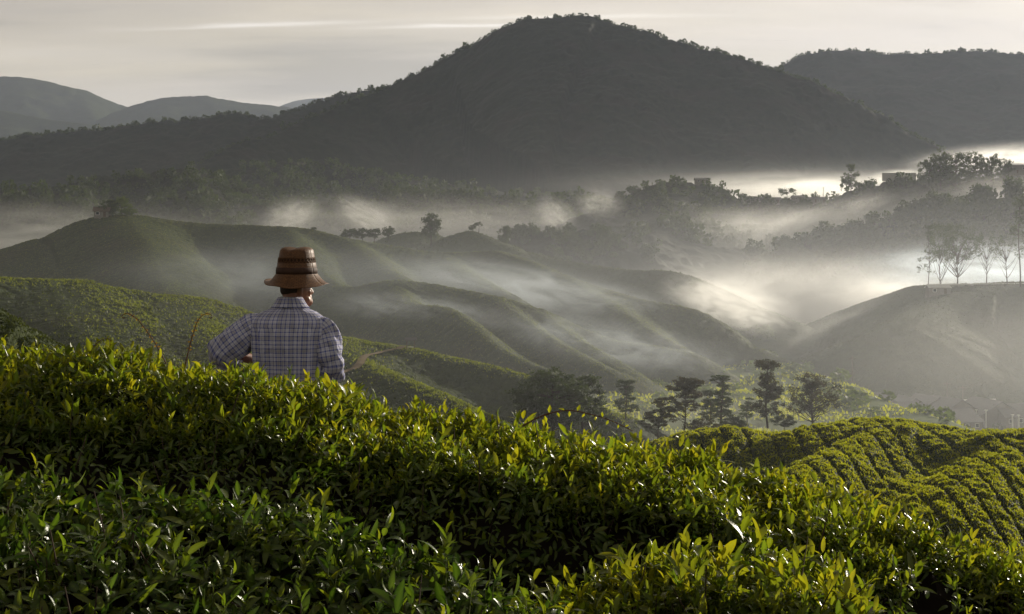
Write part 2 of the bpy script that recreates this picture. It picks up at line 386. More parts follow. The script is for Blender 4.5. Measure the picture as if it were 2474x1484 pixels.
L3 = [
    dict(p=[(-150, 720, 470), (0, 634, 470), (100, 578, 470), (180, 538, 470), (245, 522, 470), (320, 520, 470), (360, 523, 470), (420, 533, 470), (500, 540, 470), (600, 544, 470), (700, 549, 465), (770, 558, 460), (850, 578, 455), (1000, 603, 450), (1080, 612, 450), (1190, 606, 445), (1230, 614, 440), (1300, 638, 430), (1400, 683, 415), (1480, 705, 405), (1560, 726, 398), (1680, 748, 392), (1760, 790, 388), (1820, 840, 384)], S=0.69, w=4),
    dict(p=[(850, 578, 455), (890, 610, 425), (940, 650, 400), (1000, 685, 380)], S=0.74, w=3),
    dict(p=[(700, 549, 465), (740, 600, 425), (820, 690, 375), (930, 677, 370), (1010, 681, 368), (1080, 692, 365), (1200, 716, 360), (1300, 747, 356), (1400, 790, 350), (1480, 820, 345), (1560, 832, 340), (1660, 850, 335)], S=0.67, w=3.5),
    dict(p=[(1200, 716, 360), (1260, 765, 340), (1330, 815, 322), (1400, 858, 308), (1470, 893, 298)], S=0.84, w=2.5),
    dict(p=[(960, 690, 366), (1000, 732, 335), (1080, 742, 325), (1150, 790, 310), (1200, 836, 298), (1270, 872, 288), (1360, 905, 280)], S=0.81, w=2.5),
    dict(p=[(1080, 612, 450), (1120, 650, 420), (1200, 700, 385)], S=0.67, w=4),
    dict(p=[(1400, 683, 415), (1480, 735, 385), (1560, 790, 360), (1640, 838, 345)], S=0.73, w=3),
    dict(p=[(1300, 747, 356), (1390, 815, 330), (1480, 870, 310), (1520, 900, 302)], S=0.78, w=2.5),
    dict(p=[(320, 520, 470), (380, 620, 400), (420, 720, 350), (460, 800, 320)], S=0.56, w=10),
    dict(p=[(100, 578, 470), (140, 680, 400), (180, 780, 340)], S=0.56, w=10)]
hill('tea_hill', L3, (-245, 130, 262, 520), 0.62, [M_TEAFAR], k=2.0, surf=s_tea(2.7, 2.4, 1.0, 4, 30), base=-42)
hill('tea_knoll', [
    dict(p=[(860, 600, 580), (920, 578, 580), (950, 567, 580), (985, 561, 580), (1035, 562, 580), (1070, 572, 580), (1120, 600, 580)], S=0.5, w=4),
    dict(p=[(1000, 600, 560), (1060, 582, 555), (1100, 566, 550), (1135, 558, 548), (1165, 566, 545), (1200, 582, 540), (1240, 597, 535), (1290, 625, 530)], S=0.5, w=3),
    dict(p=[(1160, 626, 540), (1240, 608, 540), (1290, 613, 535), (1330, 622, 530), (1400, 635, 525), (1480, 648, 520), (1540, 653, 515), (1600, 653, 510), (1650, 662, 505), (1690, 676, 500), (1760, 705, 495), (1850, 750, 490)], S=0.5, w=3)],
    (-80, 110, 455, 610), 0.8, [M_TEAFAR], k=2, surf=s_tea(2.8, 2.6, 0.9, 2, 20), base=-42)
# slope on the right with the road and the misty trees on its shoulder
hill('tea_slope', [
    dict(p=[(1640, 890, 565), (1740, 864, 552), (1800, 842, 540), (1830, 832, 535), (1880, 814, 528), (1940, 790, 518), (2000, 764, 508), (2050, 745, 498), (2100, 727, 488), (2160, 707, 476), (2205, 692, 466), (2245, 689, 458), (2350, 688, 455), (2474, 686, 452), (2700, 684, 448)], S=0.6, Sb=0.1, w=2.5),
    dict(p=[(1840, 915, 428), (1930, 873, 422), (2000, 843, 416), (2060, 820, 410), (2120, 797, 408), (2180, 770, 414), (2240, 735, 432), (2300, 705, 448)], S=0.62, w=7.0),
    dict(p=[(2474, 686, 452), (2440, 780, 425), (2400, 880, 405)], S=0.55, w=6)],
    (40, 270, 340, 600), 0.85, [M_TEAFAR], k=6, surf=s_tea(3.0, 2.6, 0.6, 3.0, 40), base=-45)
# near spur on the left, running on behind the man
L2 = [
    dict(p=[(-200, 668, 150), (-80, 668, 155), (0, 672, 160), (80, 677, 162), (150, 682, 164), (250, 692, 166), (330, 704, 168), (400, 717, 170), (470, 731, 171), (520, 742, 172), (580, 760, 172), (640, 778, 170), (700, 796, 168), (760, 810, 165), (820, 821, 162), (900, 830, 160), (960, 836, 160), (1000, 845, 158), (1100, 866, 156), (1200, 888, 154), (1300, 917, 152), (1380, 950, 150), (1480, 1000, 148)], S=0.68, Sb=0.5, w=2.5),
    dict(p=[(820, 821, 162), (840, 850, 150), (880, 880, 141), (960, 912, 134), (1050, 950, 128), (1150, 1000, 122)], S=0.5, w=1.6),
    dict(p=[(400, 717, 170), (470, 790, 145), (560, 880, 122)], S=0.5, w=6), dict(p=[(150, 682, 164), (200, 770, 138), (260, 880, 112)], S=0.5, w=6)]
hill('tea_hillside', L2, (-85, 45, 88, 200), 0.24, [M_TEAFAR], k=1.2, surf=s_tea(1.5, 1.7, 0.5, 1.4, 14, 5), base=-36)
hill('tea_hillside', [dict(p=[(-160, 690, 75), (-60, 722, 75), (0, 748, 75), (40, 772, 75), (80, 805, 75), (160, 880, 74), (260, 980, 72)], S=0.6, w=1.5)],
    (-34, -14, 55, 90), 0.15, [M_TEAFAR], k=0, surf=s_tea(1.5, 1.3, 0.5, 0.6, 8, 9), base=-30)
L1 = [
    dict(p=[(1560, 1085, 84), (1640, 1056, 84), (1700, 1043, 84), (1760, 1036, 84), (1800, 1040, 84), (1840, 1048, 84), (1875, 1050, 83), (1920, 1040, 82), (1980, 1033, 82), (2060, 1028, 82), (2120, 1024, 82), (2170, 1023, 82), (2220, 1030, 82), (2270, 1042, 81), (2330, 1046, 80), (2400, 1047, 79), (2474, 1052, 78), (2600, 1066, 77), (2800, 1100, 76)], S=0.80, Sb=0.45, w=5.5),
    dict(p=[(2170, 1023, 82), (2080, 1062, 77), (2000, 1108, 72), (1930, 1150, 68), (1880, 1190, 65)], S=0.75, w=1.6),
    dict(p=[(2474, 1052, 78), (2420, 1105, 72), (2330, 1165, 67), (2260, 1215, 63.5)], S=0.75, w=2.4)]
def s_l1(X, Y, Z, AL, DI, ID):
    z = Z + 0.5 * fbm(X / 7, Y / 7, 3) * np.clip(DI / 5, 0, 1)
    # rows run down the slope, seen as dark furrows; tops of the bushes plucked flat
    a = X / 1.3 + 0.20 * fbm(X / 6, Y / 6, 2) + 0.10 * fbm(X / 0.9, Y / 0.9, 2)
    ri = np.round(a).astype(int); fr = np.abs(a - ri) * 2
    b = Y / 1.25 + _T[ri & 255, 40] + 0.3 * fbm(X / 1.7, Y / 1.7, 2)
    fb = np.abs(b - np.round(b)) * 2
    return z + 0.46 * ((1 - fr ** 9) * (1 - 0.15 * fb ** 8) - 1) + 0.18 * fbm(X / 0.55, Y / 0.55, 3) + 0.12 * fbm(X / 1.6, Y / 1.6, 2)
hill('tea_hillside', L1, (3, 48, 52, 100), 0.13, [M_TEAFAR], k=0.8, surf=s_l1, base=-26)

# valley floor: one sheet from under the camera out to the horizon
def valley_z(x, y):
    x = np.asarray(x, float); y = np.asarray(y, float)
    r = np.sqrt(x * x + y * y)
    t = np.clip((x - 72) / 26, 0, 1)
    z = -25.5 - 13.0 * t * t * (3 - 2 * t) - 0.02 * np.clip(y - 420, 0, 400)
    z = z + (1.6 * fbm(x / 45, y / 45, 3) + 0.7 * fbm(x / 12, y / 12, 3)) * np.clip((r - 150) / 120, 0, 1)
    z = z + 60 * np.clip((y - 700) / 1300, 0, 1) ** 1.3
    z = z - 12 * np.exp(-((r - 60) / 90) ** 2)
    return z
az = np.radians(np.concatenate((np.linspace(-180, -40, 36, endpoint=False), np.linspace(-40, 40, 260, endpoint=False), np.linspace(40, 180, 37))))
rr = np.concatenate((np.linspace(2, 150, 12, endpoint=False), np.linspace(150, 620, 260, endpoint=False), np.geomspace(620, 26000, 60)))
A, Q = np.meshgrid(az, rr)
gx, gy = Q * np.sin(A), Q * np.cos(A)
gz = valley_z(gx, gy)
HF['ground'] = valley_z
tag(obj('ground', grid_mesh('ground', gx, gy, gz, [M_GROUND])), kind='structure')
# the slope the man and the camera stand on
def near_z(x, y):
    x = np.asarray(x, float); y = np.asarray(y, float)
    z = -1.82 - 0.165 * x
    z = z - np.where(y > 9.6, 0.62 * (np.sqrt((y - 9.6) ** 2 + 4) - 2), 0) - 0.004 * np.clip(-y, 0, 60) ** 2 * 0
    z = z - 0.02 * np.clip(np.abs(x) - 5, 0, None) ** 1.4
    return z + 0.05 * fbm(x * 1.3, y * 1.3, 3)
X, Y = gridxy(-40, 40, -40, 66, 0.6)
M_SOIL = mat_plain('dark_soil', (0.05, 0.035, 0.025), 0.95, 0.4, 3.0, 0.05)
tag(obj('hillside', grid_mesh('hillside', X, Y, near_z(X, Y), [M_SOIL])), kind='structure')
# ------------------------------------------------------------------ trees
M_BARK = mat_plain('bark', (0.055, 0.04, 0.03), 0.9, 0.35, 6.0, 0.1)
M_CROWN_BR = mat_veg('russet_foliage', (0.028, 0.03, 0.014), (0.062, 0.048, 0.022), 0.6, 0.65, 0.3, spec=0.2)
M_CROWN_LT = mat_veg('pale_foliage', (0.06, 0.085, 0.03), (0.10, 0.13, 0.04), 0.5, 0.65, 0.35, spec=0.2)
def tube(pts, rad, sides=5):
    """tapered tube along points; returns verts, quads"""
    pts = np.asarray(pts, float); n = len(pts)
    T = np.gradient(pts, axis=0); T /= np.linalg.norm(T, axis=1)[:, None] + 1e-9
    up = np.array((0.31, 0.17, 0.93)); 
    A = np.cross(T, up); l = np.linalg.norm(A, axis=1); A[l < 0.05] = (1, 0, 0); A /= np.linalg.norm(A, axis=1)[:, None]
    B = np.cross(T, A)
    an = np.arange(sides) * 2 * np.pi / sides
    rad = np.broadcast_to(np.asarray(rad, float), (n,))
    V = pts[:, None, :] + rad[:, None, None] * (np.cos(an)[None, :, None] * A[:, None, :] + np.sin(an)[None, :, None] * B[:, None, :])
    i = np.arange(n * sides).reshape(n, sides)
    q = np.stack((i[:-1], np.roll(i[:-1], -1, 1), np.roll(i[1:], -1, 1), i[1:]), -1).reshape(-1, 4)
    return V.reshape(-1, 3), q
class Acc:
    def __init__(s): s.V = []; s.Q = []; s.T = []; s.n = 0; s.QM = []; s.TM = []
    def add(s, V, q=None, t=None, m=0):
        V = np.asarray(V, float).reshape(-1, 3)
        if q is not None and len(q): s.Q.append(np.asarray(q) + s.n); s.QM.append(np.full(len(q), m))
        if t is not None and len(t): s.T.append(np.asarray(t) + s.n); s.TM.append(np.full(len(t), m))
        s.V.append(V); s.n += len(V)
    def mesh(s, name, mats, smooth=True):
        q = np.concatenate(s.Q) if s.Q else None; t = np.concatenate(s.T) if s.T else None
        mi = np.concatenate((s.QM or []) + (s.TM or []))
        return mesh_np(name, np.concatenate(s.V), quads=q, tris=t, mats=mats, smooth=smooth, midx=mi)
def rand_dirs(rng, n, up=0.0):
    d = rng.normal(size=(n, 3)); d[:, 2] += up
    return d / (np.linalg.norm(d, axis=1)[:, None] + 1e-9)
def cards(rng, C, size, up=0.6, asp=0.55):
    """one leaf-like rhombus at each centre"""
    n = len(C)
    nrm = rand_dirs(rng, n, up); t = np.cross(nrm, rand_dirs(rng, n)); t /= np.linalg.norm(t, axis=1)[:, None] + 1e-9
    b = np.cross(nrm, t)
    s = size * (0.6 + 0.8 * rng.random(n))[:, None]
    V = np.stack((C - t * s, C - b * s * asp - nrm * s * 0.12, C + t * s, C + b * s * asp - nrm * s * 0.12), 1)
    return V.reshape(-1, 3), np.arange(n * 4).reshape(n, 4)
def tree_meshes(seed, lobes, trunk_r=0.018, clump_r=0.05, per=70, card=0.014, flat=0.6, lean=0.0, limbs=True, top=0.8, shell=0.6, mats=None, name='crown', fork=0.35, up=0.6):
    """unit-height tree: trunk+limbs mesh and crown mesh. lobes=(x,y,z,rx,ry,rz,n)"""
    rng = np.random.default_rng(seed)
    tr = Acc(); cr = Acc()
    tz = np.linspace(0, top, 9)
    ph = rng.random() * 6
    tp = np.stack((lean * tz ** 1.5 + 0.012 * np.sin(tz * 7 + ph), 0.01 * np.cos(tz * 6 + ph), tz), 1)
    V, q = tube(tp, trunk_r * (1.15 - 0.95 * tz / top), 7); tr.add(V, q)
    for (x, y, z, rx, ry, rz, n) in lobes:
        d = rand_dirs(rng, n); r = (shell + (1 - shell) * rng.random(n)) ** 0.6
        r *= np.clip(1 + 0.18 * rng.normal(size=n), 0.6, 1.25)
        C = np.array((x, y, z)) + d * r[:, None] * np.array((rx, ry, rz))
        for k, c in enumerate(C):
            m = max(8, int(per * (0.5 + rng.random())))
            o = rng.normal(size=(m, 3)) * clump_r * np.array((0.62, 0.62, 0.62 * flat)) * (0.7 + 0.6 * rng.random())
            V, q = cards(rng, c + o, card, up); cr.add(V, q)
            if limbs and k % 2 == 0:
                z0 = max(0.12, min(top * 0.95, c[2] - fork * (0.4 + 0.6 * rng.random()) * (np.hypot(c[0], c[1]) + 0.15)))
                i = z0 / top * 8; a = tp[int(min(i, 7))] + (tp[int(min(i, 7)) + 1] - tp[int(min(i, 7))]) * (i - int(min(i, 7)))
                s = np.linspace(0, 1, 6)[:, None]
                mid = a + (c - a) * np.array((0.55, 0.55, 0.35)) + rng.normal(size=3) * 0.012
                pts = (1 - s) ** 2 * a + 2 * s * (1 - s) * mid + s ** 2 * c
                V, q = tube(pts, trunk_r * 0.42 * (1.1 - s[:, 0]), 4); tr.add(V, q)
    return tr.mesh('trunk', [M_BARK]), cr.mesh(name, mats or [M_CROWN], smooth=False)
TREES = []
def ground_at(x, y, names):
    if isinstance(names, (int, float)): return float(names)
    return max(float(HF[n](x, y)) for n in names)
def put_tree(name, meshes, u, D, vtop, ground, label, cat='tree', width=1.0, rot=0.0, group=None, sink=0.3, minh=None):
    x = (u - UC) * K * D; zt = (VH - vtop) * K * D
    zg = ground_at(x, D, ground) - sink
    h = zt - zg
    r = empty(name, (x, D, zg)); r.scale = (h * width, h * width, h); r.rotation_euler = (0, 0, rot)
    tag(r, label, cat, group)
    obj('trunk', meshes[0], r); obj('crown', meshes[1], r)
    TREES.append(r); return r
def hit(u, v, names, D0=40, D1=1200):
    """where the sight line of a grid point meets the named ground"""
    Ds = np.geomspace(D0, D1, 900); x = (u - UC) * K * Ds; z = (VH - v) * K * Ds
    g = np.max([HF[n](x, Ds) for n in names], axis=0)
    i = int(np.argmax(g >= z)); D = Ds[i] if (g >= z).any() else D1
    return np.array(((u - UC) * K * D, D, float(ground_at((u - UC) * K * D, D, names))))

G0 = ['ground', 'tea_hillside', 'tea_hillside.002']
# the row of tall trees in the valley behind the near slope
LA = 'row of trees beyond the near slope'
put_tree('broad_tree', tree_meshes(11, [(0, 0, 0.62, 0.36, 0.36, 0.33, 90), (-0.16, 0, 0.45, 0.30, 0.3, 0.22, 50), (0.02, 0, 0.85, 0.15, 0.15, 0.12, 16), (0.2, 0, 0.5, 0.2, 0.2, 0.25, 30)], per=70, clump_r=0.055, card=0.017, flat=0.5, shell=0.75),
         1335, 124, 890, G0, 'broad dark dome-shaped tree at the left end of the valley tree row', width=1.15)
put_tree('open_tree', tree_meshes(12, [(0.02, 0, 0.86, 0.17, 0.17, 0.10, 22), (0.06, 0, 0.70, 0.2, 0.2, 0.08, 22), (0.14, 0, 0.52, 0.17, 0.17, 0.1, 18), (-0.08, 0, 0.66, 0.12, 0.12, 0.12, 14), (0.18, 0, 0.36, 0.13, 0.13, 0.16, 18)], per=60, clump_r=0.045, card=0.016, flat=0.4),
         1408, 128, 900, G0, 'dark tree with open right side leaning against the broad dome-shaped tree', width=1.12)
put_tree('round_tree', tree_meshes(13, [(0, 0, 0.86, 0.19, 0.19, 0.13, 34), (0.03, 0, 0.68, 0.15, 0.15, 0.08, 14), (0.02, 0, 0.38, 0.24, 0.24, 0.22, 50)], per=60, clump_r=0.045, card=0.016, flat=0.45, trunk_r=0.014),
         1512, 144, 915, G0, 'small round-headed tree standing alone between two gaps in the tree row', width=1.12)
put_tree('umbrella_tree', tree_meshes(14, [(0.06, 0, 0.90, 0.20, 0.2, 0.06, 34), (-0.02, 0, 0.80, 0.22, 0.22, 0.06, 30), (0.09, 0, 0.70, 0.17, 0.17, 0.06, 18), (0.08, 0, 0.52, 0.13, 0.12, 0.07, 10), (-0.22, 0, 0.56, 0.2, 0.2, 0.12, 32)], per=65, clump_r=0.042, card=0.015, flat=0.35, trunk_r=0.013, mats=[M_CROWN_BR], fork=0.6, lean=0.02),
         1654, 128, 909, G0, 'umbrella-topped tree with a bare slender trunk and russet tinged leaves', width=1.15)
put_tree('low_tree', tree_meshes(15, [(0, 0, 0.80, 0.35, 0.3, 0.16, 36), (-0.2, 0, 0.55, 0.3, 0.3, 0.2, 30), (0.2, 0, 0.6, 0.3, 0.3, 0.22, 24)], per=55, clump_r=0.06, card=0.02, flat=0.4, mats=[M_CROWN_BR], fork=0.8),
         1590, 127, 985, G0, 'low russet spreading tree at the foot of the umbrella-topped tree', width=1.15)
put_tree('layered_tree', tree_meshes(16, [(0.0, 0, 0.95, 0.11, 0.11, 0.02, 12), (-0.02, 0, 0.90, 0.13, 0.13, 0.02, 12), (0.02, 0, 0.78, 0.07, 0.07, 0.07, 10), (0, 0, 0.66, 0.10, 0.1, 0.06, 14), (0.01, 0, 0.52, 0.14, 0.14, 0.08, 22), (0, 0, 0.34, 0.18, 0.18, 0.14, 30)], per=60, clump_r=0.035, card=0.015, flat=0.3, top=0.95),
         1744, 140, 904, G0, 'dark pine with flat tufted top between umbrella tree and tall feathery tree', width=1.2)
put_tree('layered_tree', tree_meshes(17, [(0, 0, 0.85, 0.2, 0.2, 0.1, 20), (0.04, 0, 0.6, 0.28, 0.28, 0.14, 34), (0, 0, 0.35, 0.34, 0.34, 0.2, 40)], per=55, clump_r=0.055, card=0.02, flat=0.35),
         1716, 143, 935, G0, 'bushy dark tree tucked behind the left side of the flat-topped pine', width=0.8)
put_tree('layered_tree', tree_meshes(18, [(0.1, 0, 0.93, 0.2, 0.14, 0.03, 14), (0.06, 0, 0.78, 0.2, 0.2, 0.04, 14), (-0.04, 0, 0.62, 0.26, 0.26, 0.08, 24), (0, 0, 0.38, 0.33, 0.33, 0.2, 40)], per=55, clump_r=0.05, card=0.02, flat=0.3),
         1805, 144, 960, G0, 'short tiered tree between the flat-topped pine and the tall feathery tree', width=0.9)
put_tree('feathery_tree', tree_meshes(19, [(-0.03, 0, 0.93, 0.10, 0.1, 0.06, 16), (0.05, 0, 0.90, 0.07, 0.07, 0.06, 9), (0.0, 0, 0.70, 0.10, 0.1, 0.10, 26), (0.02, 0, 0.54, 0.14, 0.14, 0.12, 34), (0.0, 0, 0.35, 0.17, 0.17, 0.16, 40), (0.12, 0, 0.5, 0.06, 0.06, 0.1, 8)], per=45, clump_r=0.034, card=0.012, flat=0.8, trunk_r=0.012, top=0.9, mats=[M_CROWN_BR]),
         1853, 136, 868, G0, 'tallest feathery narrow tree in the row with a separate tuft on top', width=1.25)
put_tree('airy_tree', tree_meshes(20, [(0.0, 0, 0.86, 0.2, 0.2, 0.11, 26), (0.1, 0, 0.66, 0.26, 0.26, 0.16, 40), (-0.12, 0, 0.64, 0.22, 0.22, 0.18, 34), (0.22, 0, 0.45, 0.2, 0.2, 0.16, 26), (-0.2, 0, 0.42, 0.18, 0.18, 0.16, 26)], per=42, clump_r=0.045, card=0.013, flat=0.7, trunk_r=0.016, mats=[M_CROWN_BR], fork=0.9, top=0.75),
         1962, 139, 895, G0, 'wide airy round tree at the right end of the valley tree row', width=1.15)
put_tree('low_tree', tree_meshes(21, [(0, 0, 0.6, 0.5, 0.4, 0.35, 60)], per=55, clump_r=0.09, card=0.03, flat=0.6), 1895, 134, 1000, G0, 'low leafy bush tree filling the gap between feathery and airy trees', width=1.3)
put_tree('low_tree', tree_meshes(22, [(0, 0, 0.6, 0.5, 0.4, 0.35, 60)], per=55, clump_r=0.09, card=0.03, flat=0.6), 1770, 133, 1004, G0, 'low leafy bush tree in front of the flat-topped pine', width=1.3)
put_tree('low_tree', tree_meshes(23, [(0, 0, 0.6, 0.5, 0.4, 0.35, 60)], per=55, clump_r=0.09, card=0.03, flat=0.6, mats=[M_CROWN_BR]), 1700, 125, 1012, G0, 'russet bush at the right foot of the umbrella-topped tree', width=1.3)

# misty trees on the shoulder of the right-hand slope, standing along the road
RS = ['tea_slope']
vase = lambda s, lob, **k: tree_meshes(s, lob, per=k.pop('per', 44), clump_r=0.05, card=0.011, flat=0.8, trunk_r=k.pop('trunk_r', 0.011), fork=1.5, top=k.pop('top', 0.5), shell=0.5, **k)
put_tree('roadside_tree', tree_meshes(31, [(0, 0, 0.95, 0.10, 0.1, 0.03, 10), (0.0, 0, 0.8, 0.1, 0.1, 0.08, 14), (0, 0, 0.6, 0.12, 0.12, 0.1, 14), (-0.05, 0, 0.35, 0.2, 0.12, 0.14, 20)], per=26, clump_r=0.04, card=0.012, trunk_r=0.008, top=0.97), 2244, 464, 540, RS, 'slim straight-trunked misty tree at the left end of the road trees', width=0.75)
put_tree('roadside_tree', vase(32, [(0, 0, 0.85, 0.3, 0.3, 0.13, 36), (-0.2, 0, 0.6, 0.18, 0.18, 0.2, 26), (0.22, 0, 0.62, 0.16, 0.16, 0.2, 26), (0, 0, 0.5, 0.22, 0.22, 0.2, 20)], limbs=True), 2312, 458, 540, RS, 'widest misty vase-shaped tree by the road with fanning branches', width=1.0)
put_tree('roadside_tree', vase(33, [(0.04, 0, 0.9, 0.12, 0.12, 0.08, 14), (-0.1, 0, 0.66, 0.12, 0.12, 0.2, 18), (0.14, 0, 0.62, 0.12, 0.12, 0.18, 18)]), 2272, 478, 536, RS, 'misty tree overlapping the left side of the widest vase-shaped tree', width=0.8)
put_tree('roadside_tree', vase(34, [(0, 0, 0.85, 0.22, 0.22, 0.13, 20), (-0.16, 0, 0.66, 0.12, 0.12, 0.16, 12), (0.18, 0, 0.64, 0.12, 0.12, 0.16, 12)], per=30), 2383, 454, 560, RS, 'thin misty tree with bare forked branches right of the widest road tree', width=0.9)
put_tree('roadside_tree', vase(35, [(0, 0, 0.85, 0.24, 0.24, 0.13, 22), (-0.2, 0, 0.64, 0.14, 0.14, 0.16, 14), (0.18, 0, 0.64, 0.14, 0.14, 0.16, 14)], per=34), 2432, 451, 560, RS, 'pale misty tree between the thin forked tree and the tallest road tree', width=0.95)
put_tree('roadside_tree', tree_meshes(36, [(0, 0, 0.93, 0.07, 0.07, 0.06, 14), (0.02, 0, 0.78, 0.10, 0.1, 0.08, 20), (-0.02, 0, 0.62, 0.10, 0.1, 0.06, 12)], per=34, clump_r=0.035, card=0.010, trunk_r=0.008, top=0.95), 2463, 447, 471, RS, 'tallest misty tree at the picture edge towering over the road trees', width=0.9)

for i, (u, D, vt, sd) in enumerate([(2530, 446, 520, 131), (2590, 440, 560, 132), (2650, 445, 505, 133), (2740, 440, 550, 134), (2830, 438, 520, 135)]):  # trees out of view, added to cast shafts of light into the mist
    put_tree('roadside_tree', vase(sd, [(0, 0, 0.85, 0.26, 0.26, 0.13, 26), (-0.2, 0, 0.62, 0.16, 0.16, 0.2, 18), (0.2, 0, 0.62, 0.16, 0.16, 0.2, 18)]), u, D, vt, -6.0, 'unseen roadside tree added past the tallest one to cast shafts into the mist', width=0.9, group='unseen trees added along the road')
# trees on the middle hills
dome = lambda s, **k: tree_meshes(s, [(0, 0, 0.66, 0.32, 0.32, 0.30, 46), (0.1, 0, 0.8, 0.16, 0.16, 0.16, 14), (-0.14, 0, 0.5, 0.2, 0.2, 0.2, 18)], per=34, clump_r=0.07, card=0.03, flat=0.6, **k)
put_tree('lone_tree', tree_meshes(41, [(0.02, 0, 0.78, 0.22, 0.22, 0.2, 40), (-0.02, 0, 0.5, 0.22, 0.22, 0.16, 30)], per=36, clump_r=0.06, card=0.026, flat=0.6, trunk_r=0.025), 1041, 545, 515, ['tea_knoll', 'ground'], 'lone full-crowned tree standing on the small tea knoll', width=1.0, sink=1.2)
put_tree('knoll_tree', dome(42), 1142, 546, 543, ['tea_knoll'], 'small low tree on the left of the pair on the tea knoll top', width=1.4)
put_tree('knoll_tree', tree_meshes(43, [(0, 0, 0.85, 0.4, 0.4, 0.14, 24)], per=30, clump_r=0.08, card=0.03, trunk_r=0.03), 1157, 545, 537, ['tea_knoll'], 'flat-topped tree on the right of the pair on the tea knoll top', width=1.0)
put_tree('knoll_tree', dome(44), 1219, 560, 545, ['tea_knoll', 'ground'], 'bushy tree in the dip between the tea knoll and the wooded hillock', width=0.75)
for i, (u, vt, w, lab) in enumerate([(845, 552, 1.6, 'leftmost low shrub behind the crest of the middle tea hill'), (875, 551, 1.5, 'second shrub behind the crest of the middle tea hill'), (905, 551, 1.4, 'third shrub behind the crest of the middle tea hill'), (938, 547, 1.2, 'tallest shrub behind the crest of the middle tea hill beside the knoll')]):
    put_tree('crest_shrub', dome(50 + i), u, 500, vt, -2.0 + VH * 0 + (VH - (vt + 34)) * K * 500 + 2.0, lab, 'shrub', width=w, group='shrubs behind the middle tea hill')
put_tree('hilltop_tree', tree_meshes(61, [(0, 0, 0.6, 0.4, 0.4, 0.36, 60), (0.1, 0, 0.85, 0.2, 0.2, 0.14, 14)], per=44, clump_r=0.07, card=0.026, flat=0.7, mats=[M_CROWN_LT]), 294, 471, 474, ['tea_hill'], 'tallest leafy tree of the clump on the rounded tea hilltop', width=1.0, sink=0.8)
put_tree('hilltop_tree', tree_meshes(62, [(0, 0, 0.6, 0.45, 0.4, 0.36, 60)], per=44, clump_r=0.08, card=0.03, flat=0.7), 266, 469, 480, ['tea_hill'], 'darker tree left in the clump on the rounded tea hilltop', width=1.1, sink=0.8)
put_tree('hilltop_tree', tree_meshes(63, [(0, 0, 0.55, 0.5, 0.4, 0.4, 50)], per=44, clump_r=0.1, card=0.04, flat=0.7, mats=[M_CROWN_LT]), 312, 470, 502, ['tea_hill'], 'low bush at the right foot of the hilltop clump', 'bush', width=1.6, sink=0.8)
put_tree('crest_shrub', dome(55), 758, 461, 548, ['tea_hill'], 'small dark shrub on the long crest of the middle tea hill', 'shrub', width=1.5, sink=0.6)
# misty valley trees
V0 = ['ground']
put_tree('valley_tree', dome(71, mats=[M_CROWN_LT]), 1682, 482, 672, ['tea_knoll', 'ground'], 'round misty tree in bright fog above the end of the tea hill', width=0.75)
put_tree('valley_tree', tree_meshes(72, [(0, 0, 0.75, 0.2, 0.2, 0.22, 40), (0.04, 0, 0.42, 0.3, 0.3, 0.2, 40)], per=34, clump_r=0.06, card=0.024, mats=[M_CROWN_LT]), 1740, 480, 764, V0, 'tall pale misty tree on the valley floor', width=0.8)
put_tree('valley_tree', dome(73, mats=[M_CROWN_LT]), 1795, 475, 792, V0, 'rounded pale tree right of the tall one on the valley floor', width=0.9)
put_tree('valley_tree', dome(74, mats=[M_CROWN_LT]), 1845, 471, 790, V0, 'pale tree at the foot of the right-hand slope on the valley floor', width=0.8)
# ridge with houses
WH = [n for n in HF if n.startswith('wooded_hill')]
HR = [WH[3]]
put_tree('ridge_tree', tree_meshes(81, [(0, 0, 0.88, 0.14, 0.14, 0.14, 22), (-0.2, 0, 0.5, 0.2, 0.2, 0.22, 30), (0.22, 0, 0.66, 0.12, 0.12, 0.12, 12), (0, 0, 0.35, 0.3, 0.3, 0.25, 40)], per=36, clump_r=0.05, card=0.02), 2056, 886, 397, HR, 'tall ragged tree on the ridge at the end of the house row', width=0.85)
put_tree('ridge_tree', tree_meshes(82, [(0, 0, 0.85, 0.26, 0.26, 0.13, 22), (0.02, 0, 0.6, 0.2, 0.2, 0.08, 10)], per=36, clump_r=0.07, card=0.03, trunk_r=0.03), 2170, 868, 417, HR, 'small tree standing behind the long wall on the ridge', width=0.8)
put_tree('ridge_tree', tree_meshes(83, [(0, 0, 0.8, 0.6, 0.4, 0.2, 26)], per=36, clump_r=0.1, card=0.04, trunk_r=0.03), 1902, 894, 456, HR, 'flat umbrella tree between the roofs of the ridge houses', width=0.9)
for i, (u, vt, s, lab) in enumerate([(2245, 385, 84, 'left end tree of the dense dark grove on the ridge'), (2272, 366, 85, 'tree with the highest top on the left half of the dark ridge grove'), (2310, 366, 86, 'tree left of the middle of the dark ridge grove'), (2352, 368, 87, 'tree right of the middle of the dark ridge grove'), (2395, 374, 88, 'broad tree near the right end of the dark ridge grove'), (2428, 384, 89, 'right end tree of the dark ridge grove beside the pale roofed house')]):
    put_tree('grove_tree', tree_meshes(s, [(0, 0, 0.62, 0.42, 0.4, 0.34, 60), (0.15, 0, 0.8, 0.2, 0.2, 0.18, 16), (-0.2, 0, 0.45, 0.26, 0.26, 0.26, 26)], per=44, clump_r=0.06, card=0.022, flat=0.7), u, 845, vt, HR, lab, width=0.82, group='dark grove on the ridge', sink=1.5)
